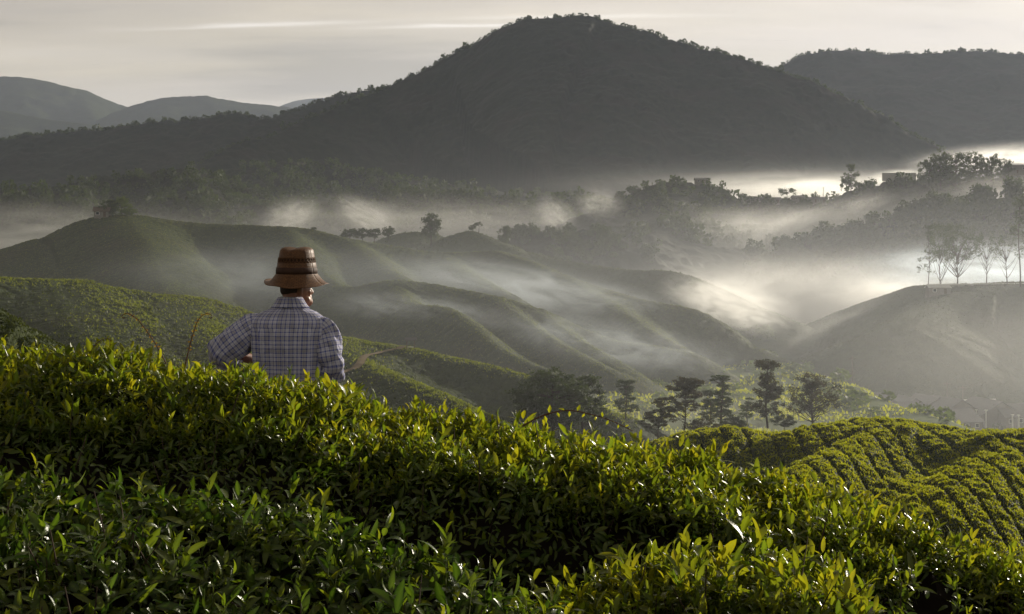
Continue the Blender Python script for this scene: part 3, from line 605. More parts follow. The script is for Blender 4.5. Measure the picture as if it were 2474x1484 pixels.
for i, (u, vt, lab) in enumerate([(1548, 452, 'leftmost small conifer on the wooded ridge slope'), (1564, 444, 'middle small conifer on the wooded ridge slope'), (1576, 440, 'right small conifer on the wooded ridge slope')]):
    put_tree('conifer', tree_meshes(91 + i, [(0, 0, 0.8, 0.08, 0.08, 0.18, 16), (0, 0, 0.5, 0.14, 0.14, 0.2, 22), (0, 0, 0.25, 0.2, 0.2, 0.15, 20)], per=26, clump_r=0.05, card=0.03), u, 896, vt, HR, lab, width=0.8, group='small conifers on the ridge slope')

# wooded slopes: each tree that shows is an object of its own, sharing a few meshes
def wood_mesh(seed, n=26, per=16, card=0.055):
    rng = np.random.default_rng(seed); a = Acc()
    V, q = tube([(0, 0, 0), (0.01, 0, 0.3), (0, 0.01, 0.62)], [0.035, 0.028, 0.012], 5); a.add(V, q, m=1)
    lob = [(0, 0, 0.62, 0.36, 0.33, n)] + [(0.26 * math.cos(k * 2.1 + seed), 0.26 * math.sin(k * 2.1 + seed), 0.45 + 0.2 * rng.random(), 0.22, 0.22, n // 3) for k in range(3)]
    for x, y, z, r, rz, m in lob:
        C = np.array((x, y, z)) + rand_dirs(rng, m) * np.array((r, r, rz)) * (0.75 + 0.3 * rng.random(m))[:, None]
        for c in C:
            V, q = cards(rng, c + rng.normal(size=(per, 3)) * 0.055, card, 0.6); a.add(V, q)
    me = a.mesh('forest_tree', [M_CROWN, M_BARK], smooth=False); return me
WOOD = [wood_mesh(200 + i) for i in range(7)]
wcount = 0
def sow(hname, n, ubox, vbox, size, seed, label, group, places=None, name='forest_tree', D0=200, D1=3000, stuff=False):
    global wcount
    rng = np.random.default_rng(seed); S = HF[hname]; pts = []
    for k in range(n * 6):
        if len(pts) >= n: break
        u = rng.uniform(*ubox); v = rng.uniform(*vbox)
        Ds = np.linspace(D0, D1, 500); x = (u - UC) * K * Ds; z = (VH - v) * K * Ds
        g = S(x, Ds); i = int(np.argmax(g >= z))
        if not (g >= z).any() or i == 0: continue
        pts.append((x[i], Ds[i], g[i]))
    if stuff:
        acc = Acc()
        for (x, y, z) in pts:
            me = WOOD_N[rng.integers(len(WOOD_N))]; s = size * rng.uniform(0.6, 1.3); c, sn = math.cos(k), math.sin(k)
            a = rng.uniform(0, 6.3); c, sn = math.cos(a), math.sin(a)
            V = me[0] * s; V = np.stack((V[:, 0] * c - V[:, 1] * sn + x, V[:, 0] * sn + V[:, 1] * c + y, V[:, 2] * rng.uniform(0.8, 1.2) + z - 0.12 * s), 1)
            acc.add(V, me[1])
        tag(obj('forest', acc.mesh('forest', [M_CROWN], smooth=False)), kind='stuff'); return
    for (x, y, z) in pts:
        o = bpy.data.objects.new(name, WOOD[rng.integers(len(WOOD))]); COL.objects.link(o)
        s = size * rng.uniform(0.6, 1.3)
        o.location = (x, y, z - 0.15 * s); o.scale = (s * rng.uniform(0.8, 1.2), s * rng.uniform(0.8, 1.2), s * rng.uniform(0.8, 1.25)); o.rotation_euler = (0, 0, rng.uniform(0, 6.28))
        pu = x / (K * y) + UC; pv = VH - z / (K * y); third = (pu - ubox[0]) / (ubox[1] - ubox[0])
        row = max(S(x, y + 6.0), S(x, y + 14.0)) < z                       # stands on the crest
        where = places[min(2, int(third * 3))]
        tag(o, label + (' on the crest ' if row else ' below the crest ') + where, 'tree', group); wcount += 1
def low_blob(seed, n=40, card=0.16):
    rng = np.random.default_rng(seed)
    C = np.array((0, 0, 0.55)) + rand_dirs(rng, n) * np.array((0.4, 0.4, 0.38)) * (0.7 + 0.4 * rng.random(n))[:, None]
    return cards(rng, C, card, 0.6, 0.7)
WOOD_N = [low_blob(300 + i) for i in range(6)]
sow(WH[4], 105, (1800, 2490), (478, 660), 9.4, 1, 'bushy tree of the misty wooded spur', 'trees on the misty wooded spur', places=['at its low foggy end', 'at its middle', 'behind the road trees'], D0=560, D1=770)
sow(WH[5], 50, (1230, 1600), (556, 640), 6.5, 2, 'rounded tree of the wooded hillock', 'trees on the wooded hillock', places=['beside the tea knoll', 'at its top', 'over the valley fog'], D0=590, D1=720)
sow(WH[3], 90, (1440, 2480), (440, 570), 7.0, 3, 'dark tree of the house ridge', 'trees below the ridge houses', places=['near the small conifers', 'near the row of roofs', 'under the dark grove'], D0=650, D1=960)
sow(WH[1], 420, (-40, 640), (405, 560), 9.0, 4, None, None, D0=900, D1=1420, stuff=True)
sow(WH[2], 300, (640, 1520), (468, 560), 9.0, 5, None, None, D0=960, D1=1240, stuff=True)
sow(WH[0], 300, (580, 1480), (392, 480), 9.0, 6, None, None, D0=1260, D1=1840, stuff=True)
sow(WH[4], 420, (1800, 2490), (478, 690), 7.0, 7, None, None, D0=560, D1=770, stuff=True)
sow(WH[3], 420, (1440, 2480), (440, 600), 6.5, 8, None, None, D0=650, D1=960, stuff=True)
def skyline(hname, ubox, n, D0, D1, size, seed):
    """trees along a crest"""
    rng = np.random.default_rng(seed); S = HF[hname]; acc = Acc()
    us = rng.uniform(ubox[0], ubox[1], n); Ds = np.linspace(D0, D1, 260)
    for u in us:
        x = (u - UC) * K * Ds; g = S(x, Ds); e = g / Ds; i = int(np.argmax(e))
        me = WOOD_N[rng.integers(len(WOOD_N))]; s = size * rng.uniform(0.5, 1.0) ** 1.3 * (1.5 if rng.random() < 0.08 else 1.0)
        a = rng.uniform(0, 6.3); c, sn = math.cos(a), math.sin(a); V = me[0] * s
        acc.add(np.stack((V[:, 0] * c - V[:, 1] * sn + x[i], V[:, 0] * sn + V[:, 1] * c + Ds[i] + rng.uniform(-6, 6), V[:, 2] * rng.uniform(0.8, 1.2) + g[i] - 0.45 * s), 1), me[1])
    tag(obj('forest', acc.mesh('forest', [M_CROWN], smooth=False)), kind='stuff')
skyline('forested_mountain', (480, 2330), 420, 1900, 2620, 11.5, 21)
skyline('forested_mountain.001', (1860, 2500), 150, 3300, 3850, 14, 22)
skyline('forested_ridge', (-10, 960), 260, 2300, 3100, 14, 23)
# scrub on the valley floor
rng = np.random.default_rng(5); acc = Acc()
for k in range(520):
    x = rng.uniform(-10, 150); y = rng.uniform(190, 520); s = rng.uniform(1.2, 4.2) * (0.6 if rng.random() < 0.6 else 1.0)
    z = valley_z(x, y); me = WOOD_N[rng.integers(6)]
    acc.add(me[0] * np.array((s * 1.3, s * 1.3, s)) + np.array((x, y, z - 0.2 * s)), me[1])
tag(obj('undergrowth', acc.mesh('undergrowth', [M_CROWN_LT], smooth=False)), kind='stuff')
# ------------------------------------------------------------------ tea bushes in the foreground
def mat_leaf():
    m, t, o = new_mat('tea_leaf')
    at = N(t, 'ShaderNodeAttribute', attribute_name='leafc')
    sp = N(t, 'ShaderNodeSeparateColor'); LK(t, at.outputs['Color'], sp.inputs[0])
    age, rnd, mid = sp.outputs[0], sp.outputs[1], sp.outputs[2]
    oi = N(t, 'ShaderNodeObjectInfo')
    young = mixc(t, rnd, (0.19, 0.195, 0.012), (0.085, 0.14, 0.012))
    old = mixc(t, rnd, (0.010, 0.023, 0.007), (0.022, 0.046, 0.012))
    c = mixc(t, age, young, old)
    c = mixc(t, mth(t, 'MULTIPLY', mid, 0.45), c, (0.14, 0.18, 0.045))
    g = N(t, 'ShaderNodeNewGeometry')
    n = N(t, 'ShaderNodeTexNoise', i_Scale=40.0, i_Detail=3.0); LK(t, g.outputs['Position'], n.inputs['Vector'])
    c = mixc(t, ramp(t, n.outputs[0], [(0.55, 0.0), (0.75, 0.35)]), c, (0.06, 0.07, 0.02))
    p = N(t, 'ShaderNodeBsdfPrincipled'); LK(t, c, p.inputs['Base Color'])
    LK(t, mth(t, 'MULTIPLY_ADD', rnd, 0.16, 0.20), p.inputs['Roughness'])
    LK(t, mth(t, 'MULTIPLY_ADD', age, -0.26, 0.44), p.inputs['Specular IOR Level'])
    b = N(t, 'ShaderNodeBump', i_Strength=0.35, i_Distance=0.004)
    nb = N(t, 'ShaderNodeTexNoise', i_Scale=160.0, i_Detail=2.0); LK(t, g.outputs['Position'], nb.inputs['Vector'])
    LK(t, nb.outputs[0], b.inputs['Height']); LK(t, b.outputs[0], p.inputs['Normal'])
    tr = N(t, 'ShaderNodeBsdfTranslucent')
    tcol = mixc(t, age, (2.5, 2.1, 0.55), (1.5, 2.2, 0.5)); LK(t, mixc(t, 1.0, c, tcol, 'MULTIPLY'), tr.inputs[0])
    mx = N(t, 'ShaderNodeMixShader'); LK(t, mth(t, 'MULTIPLY_ADD', age, -0.40, 0.60), mx.inputs[0])
    LK(t, p.outputs[0], mx.inputs[1]); LK(t, tr.outputs[0], mx.inputs[2]); LK(t, mx.outputs[0], o.inputs[0])
    return m
M_LEAF = mat_leaf()
M_TWIG = mat_plain('twig', (0.06, 0.042, 0.03), 0.85, 0.4, 30.0, 0.15)
M_STEM = mat_plain('green_stem', (0.09, 0.11, 0.03), 0.6, 0.3, 30.0, 0.3)
M_CORE = mat_plain('core_shade', (0.013, 0.010, 0.008), 0.95, 0.5, 14.0, 0.02)  # near-black, shade inside the bush put into the colour
def leaf_template(fold=0.35, curl=0.5, w=0.19, st=(0.0, 0.14, 0.34, 0.58, 0.8, 1.0), twist=0.0):
    """unit leaf along +Y, face up +Z: ribs of three points, folded along the midrib, tip curling down"""
    V = []; mid = []
    y = z = 0.0; ang = 0.12; last = 0.0
    for k, s in enumerate(st):
        ds = s - last; last = s
        y += ds * math.cos(ang); z += ds * math.sin(ang); ang -= curl * ds
        ww = w * (math.sin(math.pi * min(1, s * 0.94 + 0.03) ** 0.85)) ** 0.8 if 0 < s < 1 else 0.0
        if ww <= 0: V.append((0, y, z)); mid.append(1)
        else:
            tw = twist * s
            for sx in (-1, 0, 1):
                X, Zz = sx * ww, abs(sx) * ww * fold + 0.012 * math.sin(9 * s + 2) * sx
                V.append((X * math.cos(tw) - Zz * math.sin(tw), y, z + X * math.sin(tw) + Zz * math.cos(tw))); mid.append(1 if sx == 0 else 0)
    n = len(st) - 2; q = []; t = [(0, 2, 1), (0, 3, 2)]
    for k in range(n - 1):
        a = 1 + 3 * k
        q += [(a, a + 1, a + 4, a + 3), (a + 1, a + 2, a + 5, a + 4)]
    a = 1 + 3 * (n - 1); e = len(V) - 1
    t += [(a, a + 1, e), (a + 1, a + 2, e)]
    return np.array(V), np.array(q), np.array(t), np.array(mid, float)
_r = np.random.default_rng(77)
LEAF_HI = [leaf_template(_r.uniform(0.15, 0.6), _r.uniform(-0.3, 2.2), _r.uniform(0.115, 0.175), twist=_r.uniform(-0.5, 0.5)) for i in range(10)]
LEAF_LO = [leaf_template(_r.uniform(0.15, 0.6), _r.uniform(-0.3, 2.2), _r.uniform(0.12, 0.18), st=(0, 0.22, 0.55, 0.82, 1.0), twist=_r.uniform(-0.5, 0.5)) for i in range(8)]
def frames(d, up):
    """frame with Y along d and Z as near to up as can be"""
    d = d / (np.linalg.norm(d, axis=-1, keepdims=True) + 1e-9)
    x = np.cross(d, up); x /= (np.linalg.norm(x, axis=-1, keepdims=True) + 1e-9)
    z = np.cross(x, d)
    return np.stack((x, d, z), -1)      # columns
class LeafSet:
    """collects leaves and turns them into one mesh"""
    def __init__(s): s.pos = []; s.fr = []; s.size = []; s.age = []; s.rnd = []
    def add(s, pos, fr, size, age, rnd): s.pos.append(pos); s.fr.append(fr); s.size.append(size); s.age.append(age); s.rnd.append(rnd)
    def mesh(s, name, rng, lib):
        pos = np.concatenate(s.pos); fr = np.concatenate(s.fr); size = np.concatenate(s.size); age = np.concatenate(s.age); rnd = np.concatenate(s.rnd)
        kind = rng.integers(len(lib), size=len(pos)); Vs = []; Qs = []; Ts = []; Cs = []; n0 = 0
        for k, (V, q, t, mid) in enumerate(lib):
            m = np.where(kind == k)[0]
            if not len(m): continue
            W_ = np.einsum('nij,vj->nvi', fr[m], V) * size[m][:, None, None] + pos[m][:, None, :]
            nv = len(V); off = n0 + np.arange(len(m))[:, None, None] * nv
            Vs.append(W_.reshape(-1, 3)); Qs.append((q[None] + off).reshape(-1, 4)); Ts.append((t[None] + off).reshape(-1, 3))
            C = np.zeros((len(m), nv, 4)); C[..., 0] = age[m][:, None]; C[..., 1] = rnd[m][:, None]; C[..., 2] = mid[None]; C[..., 3] = 1
            Cs.append(C.reshape(-1, 4)); n0 += len(m) * nv
        me = mesh_np(name, np.concatenate(Vs), quads=np.concatenate(Qs), tris=np.concatenate(Ts), mats=[M_LEAF])
        a = me.attributes.new('leafc', 'FLOAT_COLOR', 'POINT'); a.data.foreach_set('color', np.concatenate(Cs).astype(np.float32).ravel())
        return me
def single_leaf_mesh(k, age, rnd):
    V, q, t, mid = LEAF_HI[k]
    me = mesh_np('leaf', V, quads=q, tris=t, mats=[M_LEAF])
    a = me.attributes.new('leafc', 'FLOAT_COLOR', 'POINT')
    C = np.ones((len(V), 4)); C[:, 0] = age; C[:, 1] = rnd; C[:, 2] = mid
    a.data.foreach_set('color', C.astype(np.float32).ravel()); return me
LEAF_ME = [single_leaf_mesh(k % 10, 0.0 + 0.35 * (k % 3 == 2), (k * 0.37) % 1.0) for k in range(14)]
LEAF_DARK = [single_leaf_mesh(k % 10, 0.7 + 0.2 * (k % 2), (k * 0.37) % 1.0) for k in range(14)]  # darkened leaves for the row that should look shaded
stV, stQ = tube([(0, 0, 0), (0.02, 0.01, 0.35), (-0.01, 0.02, 0.7), (0.0, 0.0, 1.0)], [0.016, 0.014, 0.011, 0.006], 4)
STEM_ME = mesh_np('tea_shoot', stV, quads=stQ, mats=[M_STEM])
def shoot_leaves(rng, base, ax, L, n=5, spread=1.0, sizef=1.0):
    """positions/frames of the leaves of shoots: base (m,3), ax (m,3) unit, L (m,)"""
    m = len(base); out = []
    ph = rng.uniform(0, 6.28, m)
    sx = np.cross(ax, np.array((0.3, 0.8, 0.2))); sx /= np.linalg.norm(sx, axis=1)[:, None] + 1e-9; sy = np.cross(ax, sx)
    for k in range(n):
        f = k / max(1, n - 1)                       # 0 lowest leaf .. 1 tip
        a = ph + k * 2.4 + rng.normal(0, 0.25, m)
        side = np.cos(a)[:, None] * sx + np.sin(a)[:, None] * sy
        tilt = np.clip((1.35 - 1.0 * f) * spread + rng.normal(0, 0.26, m), 0.05, 2.0)
        d = np.cos(tilt)[:, None] * ax + np.sin(tilt)[:, None] * side
        pos = base + ax * (L * (0.35 + 0.65 * f))[:, None]
        fr = frames(d, ax - 0.3 * side + 1e-4)
        size = sizef * L * (0.62 - 0.20 * f ** 2) * rng.uniform(0.8, 1.25, m)
        out.append((pos, fr, size, f))
    return out
def canopy(crest, prof, seed, lower=0.09):
    """surface of a clipped hedge. crest=[(u,v,D)...] is its far upper edge, prof=[(dy,dz)...] falls toward the camera.
    Returns a function (s,q)->point, with s along the hedge 0..1 and q along the profile 0..1"""
    c = polyline(np.array([P(*p) for p in crest]), 6) - np.array((0, 0, lower))
    L = np.concatenate(([0], np.cumsum(np.linalg.norm(np.diff(c, axis=0), axis=1)))); tot = L[-1]
    pr = np.array(prof, float); pl_ = np.concatenate(([0], np.cumsum(np.hypot(*np.diff(pr, axis=0).T)))); pl_ /= pl_[-1]
    def f(s, q, wob=1.0):
        s = np.asarray(s, float); q = np.asarray(q, float)
        b = np.stack([np.interp(s * tot, L, c[:, i]) for i in range(3)], -1)
        dy = np.interp(q, pl_, pr[:, 0]); dz = np.interp(q, pl_, pr[:, 1])
        n = fbm(s * tot * 1.1 + seed, q * 3.0 + seed, 3) * 0.16 + fbm(s * tot * 3.3 + seed, q * 7.0, 2) * 0.06
        # bushes along the row: shallow dips between neighbours
        bb = np.abs((s * tot / 1.05 + 0.3 * vnoise(s * 9 + seed, s * 0 + 3)) % 1.0 - 0.5) * 2
        dip = -0.07 * np.clip(bb - 0.7, 0, 1) / 0.3
        b[..., 1] -= dy; b[..., 2] += dz + wob * (n * np.clip(q * 5, 0.35, 1) + dip)
        b[..., 1] -= wob * n * np.clip((q - 0.5) * 2, 0, 1)
        return b
    f.tot = tot; f.plen = float(np.hypot(*np.diff(pr, axis=0).T).sum())
    return f
def hedge(label, crest, prof, seed, n_young, n_old, qy=(0.0, 0.62), hero=60, hero_s=(0.1, 0.9), hero_q=(0.02, 0.4), young=(0.058, 0.105), old=(0.045, 0.080), ywt=None, lib=None, dens=None, age_shade=0.0):
    rng = np.random.default_rng(seed); f = canopy(crest, prof, seed * 1.7)
    b0 = f(np.array([0.5]), np.array([0.0]))[0]
    gz_ = float(near_z(b0[0], b0[1] - 0.6))
    org = np.array((b0[0], b0[1] - 0.6, gz_))
    root = empty('tea_hedge', tuple(org)); tag(root, label, 'hedge', 'rows of tea bushes in the foreground')
    def pn(s, q):
        p = f(s, q); e = 0.012
        ds = f(s + e, q) - f(s - e, q); dq = f(s, q + e) - f(s, q - e)
        n = np.cross(ds, -dq); n = n / (np.linalg.norm(n, axis=-1, keepdims=True) + 1e-9)
        n = np.where(n[..., 2:3] + -n[..., 1:2] * 0.5 < 0, -n, n)
        return p, n
    # dark core for inner shade: the same form shrunk, closed down to the soil
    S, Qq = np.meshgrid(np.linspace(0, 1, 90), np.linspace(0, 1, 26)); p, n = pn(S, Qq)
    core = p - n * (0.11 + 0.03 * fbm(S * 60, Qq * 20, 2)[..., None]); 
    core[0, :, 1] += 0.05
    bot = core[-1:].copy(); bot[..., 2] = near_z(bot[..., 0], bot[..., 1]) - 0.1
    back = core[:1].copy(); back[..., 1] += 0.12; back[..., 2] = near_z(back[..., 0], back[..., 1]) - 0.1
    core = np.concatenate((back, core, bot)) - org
    obj('branches', grid_mesh('branches', core[..., 0], core[..., 1], core[..., 2], [M_CORE]), root)  # closed dark core in place of branches, blocks the light
    ls = LeafSet()
    # old leaves, in the depth of the bush and on its sides
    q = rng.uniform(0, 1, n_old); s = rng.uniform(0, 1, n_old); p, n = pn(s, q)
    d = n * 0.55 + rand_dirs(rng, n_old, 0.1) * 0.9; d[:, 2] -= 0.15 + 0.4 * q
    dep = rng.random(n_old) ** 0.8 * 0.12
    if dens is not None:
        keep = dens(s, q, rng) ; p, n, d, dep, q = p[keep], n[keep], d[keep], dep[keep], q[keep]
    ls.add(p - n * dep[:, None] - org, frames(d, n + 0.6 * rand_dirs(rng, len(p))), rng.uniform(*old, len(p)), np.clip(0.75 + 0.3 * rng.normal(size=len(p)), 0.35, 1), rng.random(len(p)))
    # young shoots on the plucked top
    q = qy[0] + (qy[1] - qy[0]) * rng.random(n_young) ** (ywt or 1.0); s = rng.uniform(0, 1, n_young)
    if dens is not None: k = dens(s, q, rng); s, q = s[k], q[k]
    p, n = pn(s, q); m = len(p)
    ax = n * 0.5 + np.array((0, 0, 0.9)) + rng.normal(size=(m, 3)) * 0.34; ax /= np.linalg.norm(ax, axis=1)[:, None]
    L = rng.uniform(*young, m) * np.clip(np.exp(rng.normal(0, 0.28, m)), 0.6, 1.6)
    base = p - n * 0.05
    agep = np.clip(0.06 + age_shade + 0.5 * np.clip((q - 0.35) * 2, 0, 1) + 0.2 * rng.normal(size=m), 0, 0.95)
    rr_ = rng.random(m)
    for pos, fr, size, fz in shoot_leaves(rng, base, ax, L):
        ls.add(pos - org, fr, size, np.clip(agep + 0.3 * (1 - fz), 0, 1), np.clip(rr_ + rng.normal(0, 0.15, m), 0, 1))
    o = obj('leaves', ls.mesh('leaves', rng, lib or LEAF_HI), root); tag(o, kind='stuff')
    # stems and bare twigs
    tw = Acc()
    for k in rng.choice(m, min(m, 1500), replace=False):
        a = base[k] - org; V, qd = tube([a - ax[k] * 0.04, a + ax[k] * L[k] * 0.5, a + ax[k] * L[k]], [0.0022, 0.0018, 0.0012], 3); tw.add(V, qd)
    q = rng.uniform(0.25, 1, 420); s = rng.uniform(0, 1, 420); p, n = pn(s, q)
    for k in range(420):
        a = p[k] - n[k] * 0.13 - org; d = n[k] * 0.6 + np.array((0, 0, 0.5)) + rng.normal(size=3) * 0.6; d *= rng.uniform(0.08, 0.17)
        V, qd = tube([a, a + d * 0.5 + rng.normal(size=3) * 0.012, a + d], [0.004, 0.003, 0.0016], 4); tw.add(V, qd, m=1)
    o = obj('twigs', tw.mesh('twigs', [M_STEM, M_TWIG]), root); tag(o, kind='stuff')
    # the shoots that show largest: a stem with its leaves, each a piece of its own
    s = rng.uniform(hero_s[0], hero_s[1], hero); q = rng.uniform(hero_q[0], hero_q[1], hero); p, n = pn(s, q)
    ax = n * 0.3 + np.array((0, 0, 1.0)) + rng.normal(size=(hero, 3)) * 0.22; ax /= np.linalg.norm(ax, axis=1)[:, None]
    L = rng.uniform(young[0] * 1.0, young[1] * 1.15, hero); base = p - n * 0.03
    lv = shoot_leaves(rng, base, ax, L)
    stems = []
    for k in range(hero):
        Fm = frames(ax[k], np.array((0.2, 0.9, 0.1)))        # Y along the axis
        x, y, z = Fm[:, 0], Fm[:, 1], Fm[:, 2]
        Mx = Matrix(((x[0] * L[k], z[0] * L[k], y[0] * L[k], base[k][0] - org[0]), (x[1] * L[k], z[1] * L[k], y[1] * L[k], base[k][1] - org[1]), (x[2] * L[k], z[2] * L[k], y[2] * L[k], base[k][2] - org[2]), (0, 0, 0, 1)))
        o = bpy.data.objects.new('tea_shoot', STEM_ME); COL.objects.link(o); o.parent = root
        loc = Matrix.Translation(Mx.to_translation()); rot = Mx.to_3x3().normalized(); 
        if rot.determinant() < 0: rot.col[0] = -rot.col[0]
        o.matrix_local = loc @ rot.to_4x4() @ Matrix.Scale(L[k], 4)
        for pos, fr, size, fz in lv:
            c = bpy.data.objects.new('leaf', (LEAF_DARK if rng.random() < age_shade * 1.5 else LEAF_ME)[rng.integers(len(LEAF_ME))]); COL.objects.link(c); c.parent = o
            F_ = fr[k] * size[k]; pp = pos[k] - org
            M_ = Matrix(((F_[0, 0], F_[0, 1], F_[0, 2], pp[0]), (F_[1, 0], F_[1, 1], F_[1, 2], pp[1]), (F_[2, 0], F_[2, 1], F_[2, 2], pp[2]), (0, 0, 0, 1)))
            c.matrix_local = o.matrix_local.inverted() @ M_
    return root, f
def hollow(spots):
    def d(s, q, rng):
        k = np.ones(len(s), bool)
        for (s0, q0, rs, rq, pr) in spots:
            e = ((s - s0) / rs) ** 2 + ((q - q0) / rq) ** 2
            k &= ~((e < 1) & (rng.random(len(s)) < pr))
        return k
    return d
PROF_B = [(-0.10, -0.12), (0, 0), (0.35, -0.03), (0.8, -0.09), (1.15, -0.17), (1.42, -0.30), (1.58, -0.50), (1.64, -0.75)]
hedge('long sunlit tea hedge with bright yellow-green shoots that the man stands behind',
      [(-330, 770, 8.3), (-120, 798, 8.2), (0, 818, 8.1), (120, 838, 8.0), (300, 858, 8.0), (500, 884, 7.95), (660, 902, 7.9), (820, 926, 7.8), (1000, 965, 7.7), (1250, 1015, 7.55), (1480, 1050, 7.35), (1700, 1085, 7.15), (1900, 1148, 6.95), (2100, 1212, 6.75), (2300, 1285, 6.6), (2474, 1342, 6.5), (2750, 1430, 6.3)],
      PROF_B, 3, 10200, 21000, qy=(0.0, 0.60), ywt=1.05, hero=60, hero_s=(0.12, 0.9), hero_q=(0.03, 0.45), dens=hollow([(0.16, 0.86, 0.2, 0.2, 0.6), (0.86, 0.60, 0.05, 0.26, 0.93)]))
PROF_A = [(-0.08, -0.12), (0, 0), (0.3, -0.05), (0.7, -0.13), (1.05, -0.24), (1.3, -0.38), (1.5, -0.60), (1.58, -0.9)]
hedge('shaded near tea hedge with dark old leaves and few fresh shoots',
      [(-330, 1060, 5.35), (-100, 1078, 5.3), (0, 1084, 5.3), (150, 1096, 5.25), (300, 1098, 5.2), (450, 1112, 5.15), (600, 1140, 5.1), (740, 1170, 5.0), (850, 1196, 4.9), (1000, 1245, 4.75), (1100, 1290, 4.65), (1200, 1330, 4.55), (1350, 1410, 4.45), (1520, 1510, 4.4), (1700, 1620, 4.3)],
      PROF_A, 5, 520, 13500, qy=(0.0, 0.8), age_shade=0.45, hero=45, hero_s=(0.15, 0.85), hero_q=(0.02, 0.7), old=(0.05, 0.098))  # leaf age raised to darken this row, shade put into its old leaves
PROF_C = [(-0.08, -0.15), (0, 0), (0.25, -0.03), (0.6, -0.10), (0.95, -0.22), (1.15, -0.40), (1.25, -0.8)]
hedge('sunlit tea hedge on the right with large yellow-green leaves in front of a dark hollow',
      [(1230, 1460, 5.5), (1400, 1400, 5.5), (1550, 1335, 5.5), (1700, 1285, 5.5), (1850, 1262, 5.45), (1960, 1290, 5.4), (2050, 1370, 5.3), (2150, 1480, 5.2), (2280, 1540, 5.15), (2400, 1540, 5.15), (2560, 1540, 5.1), (2750, 1560, 5.05)],
      PROF_C, 8, 2000, 7400, qy=(0.0, 0.58), hero=60, hero_s=(0.1, 0.95), hero_q=(0.02, 0.6), young=(0.07, 0.125), dens=hollow([(0.63, 0.5, 0.10, 0.7, 0.93), (0.2, 0.8, 0.2, 0.4, 0.8)]))
# ------------------------------------------------------------------ the man
MX, MY = (698 - UC) * K * 8.75, 8.75
MZ = -1.62
man = empty('person', (MX, MY, MZ)); man.rotation_euler = (0, 0, R(-6))
tag(man, 'man seen from behind in blue plaid shirt and straw hat, head turned right', 'person')
def mat_skin():
    m, t, o = new_mat('skin')
    tcn = N(t, 'ShaderNodeTexCoord')
    n = N(t, 'ShaderNodeTexNoise', i_Scale=9.0, i_Detail=5.0); LK(t, tcn.outputs['Object'], n.inputs['Vector'])
    c = mixc(t, n.outputs[0], (0.20, 0.085, 0.05), (0.30, 0.14, 0.085))
    p = N(t, 'ShaderNodeBsdfPrincipled', i_Roughness=0.45); LK(t, c, p.inputs['Base Color'])
    p.inputs['Subsurface Weight'].default_value = 0.25; p.inputs['Subsurface Radius'].default_value = (0.02, 0.008, 0.004)
    b = N(t, 'ShaderNodeBump', i_Strength=0.2, i_Distance=0.003)
    nb = N(t, 'ShaderNodeTexNoise', i_Scale=90.0, i_Detail=3.0); LK(t, tcn.outputs['Object'], nb.inputs['Vector'])
    LK(t, nb.outputs[0], b.inputs['Height']); LK(t, b.outputs[0], p.inputs['Normal'])
    LK(t, p.outputs[0], o.inputs[0]); return m
M_SKIN = mat_skin()
M_HAIR = mat_plain('short_hair', (0.035, 0.022, 0.016), 0.6, 0.5, 120.0, 0.3)
M_TROUSER = mat_plain('dark_trousers', (0.03, 0.032, 0.04), 0.85, 0.3, 25.0, 0.1)
M_SHOE = mat_plain('rubber_boot', (0.02, 0.02, 0.02), 0.5, 0.2, 20.0, 0.4)
